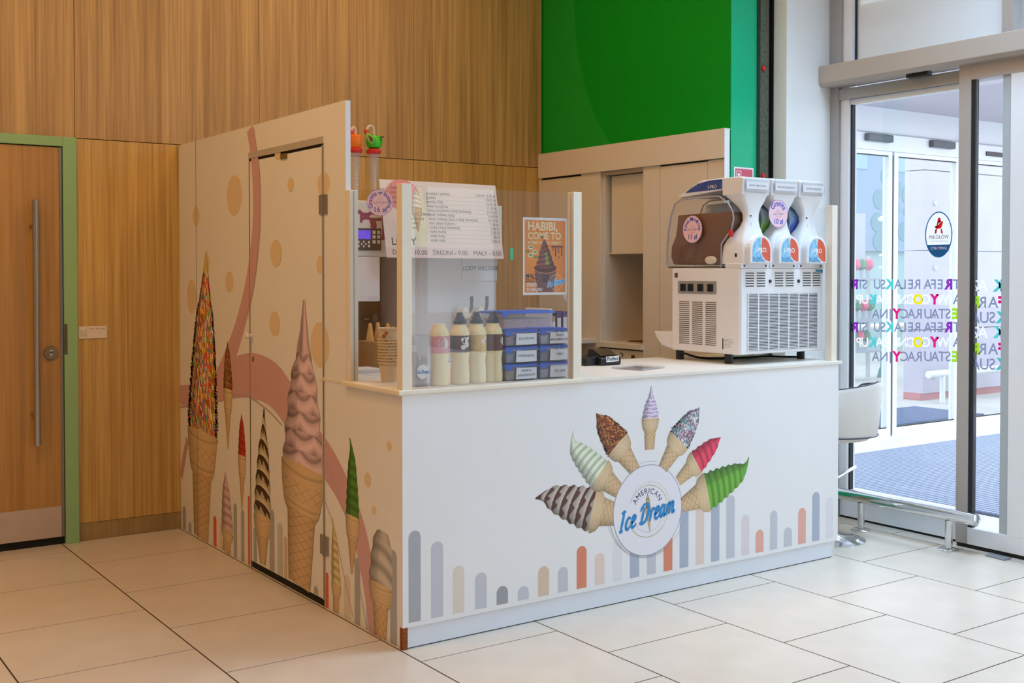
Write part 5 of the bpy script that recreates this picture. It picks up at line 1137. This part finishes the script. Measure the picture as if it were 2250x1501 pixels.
# food boxes with blue lids
m_lid = mat('lid_blue', '2f5fc8', .4, noise=.03); m_boxp = glassmat('box_plastic', (.82, .86, .95), 1.45, .22, .08, (.62, .66, .78)); m_card = mat('box_label', 'dfe2ea', .5, noise=.01)
def food_box(x0, x1, y0, y1, z0, z1, lines, fill, label, tilt=0):
    t = thing('food_box', label, 'food box', ((x0+x1)/2, (y0+y1)/2, z0), 'blue-lidded food boxes'); i_ = .006
    cx_, cy_ = (x0+x1)/2, (y0+y1)/2
    def ring(f, z): return [(cx_+(x-cx_)*f, cy_+(y-cy_)*f, z) for x, y in ((x0, y0), (x1, y0), (x1, y1), (x0, y1))]
    MB().loft([ring(.90, z0), ring(.98, z1-.010)]).build('tub', m_boxp, t, bevel=.004)
    MB().loft([ring(.86, z0+.003), ring(.90, z0+(z1-z0)*.62)]).build('topping', fill, t, bevel=.006)
    ld = MB().box(x0-.003, x1+.003, y0-.003, y1+.003, z1-.012, z1-.002).box(x0+.012, x1-.012, y0+.012, y1-.012, z1-.002, z1).build('lid', m_lid, t, bevel=.002)
    MB().box(x0-.004, x0+.030, y0-.006, y0-.003, z1-.024, z1-.004).build('clip', m_lid, ld, bevel=.001)
    if lines:
        h = z1-z0-.016; k = math.tan(0.0)
        FL = Frame(((x0+x1)/2+.022, y0-.0015, z0+.004+h/2), (1, 0, 0), (0, .12, 1))
        cd_ = poly(FL, [(-.052, -h*.46), (.050, -h*.46), (.054, h*.40), (-.046, h*.40)], 'label', m_card, t, .0075)
        for q, ln_ in enumerate(lines): text(ln_, FL, 0, (.0 if len(lines) == 1 else (.009, -.009)[q]), .0135, M_black, cd_, d=.0085, shear=.25, bold=.006, sx=.95)
mixd = mat('topping_mixed', 'b08a8c', .8, noise=.5, scale=220); mgr = mat('topping_grey', '8d8f96', .8, noise=.35, scale=160); mnut = mat('topping_nut', 'c2a684', .8, noise=.4, scale=200); mdk = mat('topping_dark', '6f7684', .8, noise=.3, scale=150); mwh = mat('topping_white', 'c9c4c4', .8, noise=.2, scale=150)
cols_ = [(.512, .668, [(('ORZECH', 'ARACHIDOWY'), mnut, 'lowest food box of the left stack holding chopped peanuts'), (('STRZELAJĄCA',), mgr, 'middle food box of the left stack labelled popping topping'), (('KOLOROWA',), mixd, 'top food box of the left stack with coloured sprinkles')]),
         (.682, .838, [(('KIT - KAT',), mwh, 'lowest food box of the right stack beside the post'), (('OREO',), mdk, 'middle food box of the right stack with dark crumbs'), (('PIANKI', 'MARSHMALLOW'), mwh, 'top food box of the right stack labelled marshmallow')])]
for x0, x1, lst in cols_:
    for k, (ln_, fl_, lb_) in enumerate(lst): food_box(x0-.0, x1-.004 if x1 < .8 else .832, .075, .215, ZC+.0690*k, ZC+.0690*(k+1)-.001, ln_, fl_, lb_)
# large box behind them stands on a carton
ct = thing('carton', 'plain carton carrying the large food box behind the stacks', 'box', (.92, .58, ZC)); MB().box(.80, 1.05, .52, .66, ZC, 1.128).build('shell', mat('carton', 'b9b2b4', .7, noise=.03), ct, bevel=.003)
food_box(.785, 1.075, .50, .68, 1.1285, 1.222, None, mixd, 'large low food box standing behind the two stacks')
# stack of patterned paper cups
m_cup = mat('cup_paper', 'e2cba8', .6, noise=.03, scale=30)
def ring_cup(x, y, z, last):
    t = thing('paper_cup', 'patterned paper cup in the nested tall stack behind the corner post, below its top' if not last else 'topmost patterned paper cup of the stack behind the corner post', 'cup', (x, y, z), 'stacked paper cups')
    MB().lathe([(.030, z), (.0400, z+.074), (.0445, z+.0745), (.0445, z+.079), (.0398, z+.079), (.0297, z+.0015)], x, y, 24).build('cup', m_cup, t, smooth=True)
    ms = [mat('cup_spot_y', 'd9a832', .6, noise=.05), mat('cup_spot_b', '7a5230', .6, noise=.05), mat('cup_spot_r', 'b9532c', .6, noise=.05), mat('cup_spot_g', 'a8a050', .6, noise=.05)]
    for k in range(9 if last else 5):
        a = (-3.3+.45*k+.25*random.random()) if last else random.uniform(-3.4, .2); h = (.012+.048*random.random()) if last else .0706; rr = .0075 if last else .0026; r_ = .0305+.0105*h/.077+.0006
        b = MB(); b.add([(x+(r_+.0002)*math.cos(a+rr/.036*math.cos(2*PI*q/12)), y+(r_+.0002)*math.sin(a+rr/.036*math.cos(2*PI*q/12)), z+h+rr*math.sin(2*PI*q/12)) for q in range(12)], [tuple(range(12))])
        b.build('spot', ms[k % 4], t, fixn=False)
for k in range(10): ring_cup(.128, .335, ZC+.0118*k+(.030 if k == 9 else 0), k == 9)
# wafer cones standing in a bin on the side worktop
ZW = .9455
bn = thing('wafer_bin', 'brown see-through bin holding upturned wafer cones behind the side screen', 'bin', (.41, .93, ZW))
MB().box(.330, .53, .845, 1.0, ZW, 1.085).build('tub', mat('bin_brown', '8a6428', .3, noise=.08, scale=6), bn, bevel=.006)
for i, (x, y, h) in enumerate(((.348, .91, .082), (.398, .93, .084), (.402, .875, .050), (.448, .93, .078), (.49, .96, .06))):
    wc = thing('wafer_cone', ('tallest-left', 'second tall', 'short front', 'right tall', 'rear right')[i]+' upturned wafer cone poking out of the brown bin', 'wafer cone', (x, y, 1.0855), 'wafer cones in the bin')
    MB().lathe([(.019, 1.0855), (.0175, 1.0855+h*.1), (.0085, 1.0855+h*.88), (.006, 1.0855+h*.97), (.002, 1.0855+h)], x, y, 16).build('cone', mat('cone_wafer', 'd39a4e', .7, noise=.12, scale=50), wc, smooth=True)
# pink bag, papers, small white box
pb = thing('pink_bag', 'magenta bag slumped on the worktop behind the side post', 'bag', (.275, 1.06, ZW))
rings = []
for z, rx, ry in ((0, .07, .05), (.03, .078, .056), (.09, .075, .052), (.13, .066, .045), (.155, .045, .03), (.175, .02, .014)):
    rings.append([(.30+.75*rx*math.cos(a)*(1+.06*math.sin(3*a+z*40)), 1.07+ry*math.sin(a)*(1+.05*math.cos(4*a)), ZW+z) for a in [2*PI*k/24 for k in range(24)]])
MB().loft(rings).build('bag', mat('bag_magenta', 'b8154a', .5, noise=.15, scale=14), pb, smooth=True)
MB().tube(smoothpts([(.285, 1.06, ZW+.165), (.30, 1.05, ZW+.19), (.32, 1.06, ZW+.165)], 5), .006, 8).build('strap', MATS['bag_magenta'], pb, smooth=True)
pp = thing('paper_stack', 'papers and a dark booklet lying on the worktop by the side screen', 'papers', (.22, .78, ZW))
MB().box(.12, .30, .72, .86, ZW, ZW+.004).build('booklet', mat('booklet_dark', '2a2036', .5, noise=.1), pp)
MB().box(.125, .32, .735, .88, ZW+.0042, ZW+.030).build('sheets', mat('sheets_white', 'd9d2cc', .6, noise=.03), pp, bevel=.001)
MB().box(.15, .19, .734, .7348, ZW+.008, ZW+.028).build('purple_mark', mat('mark_purple', '4b2f72', .5, noise=.05), pp)
MB().box(.20, .33, .60, .69, ZC, ZC+.002).build('loose_sheet', MATS['sheets_white'], pp)
wb2 = thing('wall_dispenser', 'pale dispenser panel with a grey dial behind the pink bag', 'dispenser', (.50, 1.50, .9))
MB().box(.42, .60, 1.52, 1.58, .9455, 1.27).build('panel', mat('disp_pale', 'd8cfb4', .5, noise=.02), wb2, bevel=.004); MB().lathe([(.03, 1.52), (.028, 1.512), (.015, 1.51)], .50, 1.20, 18, 'y').build('dial', mat('dial_grey', 'a79a88', .5, noise=.03), wb2, smooth=True)
# card terminal
TT = thing('card_terminal', 'black card payment terminal on the counter beside the screen', 'card terminal', (1.34, .47, ZC))
tp = [(.0, .0), (.0, .030), (.05, .045), (.085, .075), (.16, .075), (.185, .045), (.185, .012), (.175, 0)]
Rz = Matrix.Rotation(-.10, 3, 'Z')
def term(n_, pts, y0, y1, m_, bev, par): return MB().prism([(1.235+a, ZC+b) for a, b in pts], 'y', y0, y1).build(n_, m_, par, bevel=bev)
tb = term('housing', [(.0, 0), (.0, .034), (.075, .046), (.082, .030), (.08, 0)], .47, .56, M_black, .006, TT)
hs = MB().prism([(.44, ZC), (.44, ZC+.036), (.455, ZC+.040), (.53, ZC+.072), (.545, ZC+.070), (.555, ZC)], 'x', 1.302, 1.425).build('head', M_black, TT, bevel=.008, smooth=True)
FT = Frame((1.3635, .4925, ZC+.0585), (1, 0, 0), (0, .92, .39)); MB().add([FT.p(a, b, .0) for a, b in ((-.05, -.038), (.05, -.038), (.05, .036), (-.05, .036))]+[FT.p(a, b, .0035) for a, b in ((-.05, -.038), (.05, -.038), (.05, .036), (-.05, .036))], [(0, 1, 2, 3), (4, 5, 6, 7), (0, 1, 5, 4), (1, 2, 6, 5), (2, 3, 7, 6), (3, 0, 4, 7)]).build('screen', mat('screen_black', '08080b', .15, noise=.05, coat=.6), TT)
FTf = Frame((1.368, .4385, ZC+.028), (1, 0, 0), (0, 0, 1))
stk = poly(FTf, [(-.036, -.013), (.038, -.010), (.040, .016), (-.038, .014)], 'name_sticker', M_white, TT, .001); text('Fodimi', FTf, .001, .002, .024, M_black, stk, d=.0016, bold=.03)
MB().tube([(1.425, .45, ZC+.055), (1.437, .445, ZC+.048), (1.436, .445, ZC+.035)], .004, 8).build('card_slot_loop', M_black, TT, smooth=True)
# clear tray
CT = thing('coin_tray', 'flat clear plastic coin tray near the counter edge', 'tray', (1.34, .22, ZC))
MB().box(1.25, 1.44, .15, .31, ZC, ZC+.003).build('base', M_clear, CT, rot=Matrix.Rotation(.25, 3, 'Z'), pivot=(1.345, .23, ZC))
for a in ((1.25, 1.44, .15, .154), (1.25, 1.44, .306, .31), (1.25, 1.254, .154, .306), (1.436, 1.44, .154, .306)):
    MB().box(*a, ZC+.003, ZC+.010).build('rim', M_clear, CT, rot=Matrix.Rotation(.25, 3, 'Z'), pivot=(1.345, .23, ZC))
# books on the back worktop and a jug of files
for i, (x, h, th, tl, c, lab) in enumerate([(1.60, .26, .022, .20, 'a9895a', 'tan binder leaning beside the purple books'), (1.635, .28, .030, .12, '4a3566', 'dark purple binder leaning on the back worktop, first of two'), (1.675, .285, .030, .08, '59407a', 'purple binder at the end of the back worktop'), (1.58, .30, .020, -.02, 'd8d4d0', 'white upright folder beside the tan binder')]):
    bk = thing('binder', lab, 'binder', (x, 1.30, .9005), 'binders on the back worktop')
    MB().box(x-th/2, x+th/2, 1.20, 1.42, .9005, .9005+h).build('cover', mat('binder_%d' % i, c, .5, noise=.06), bk, bevel=.002, rot=Matrix.Rotation(-tl*.0, 3, 'Y'))
    MB().box(x-th/2+.003, x+th/2-.003, 1.1985, 1.2, .93, .9005+h-.03).build('spine_label', mat('spine_pale', 'cfc9cf', .5, noise=.05), bk)
# small blue lid on the side shelf
sb = thing('blue_dish', 'small blue dish on the side shelf of the wall unit', 'dish', (2.25, 1.95, .9805)); MB().lathe([(.02, .9805), (.032, .985), (.034, .995), (.030, .995), (.02, .986)], 2.25, 1.95, 18).build('dish', m_lid, sb, smooth=True)
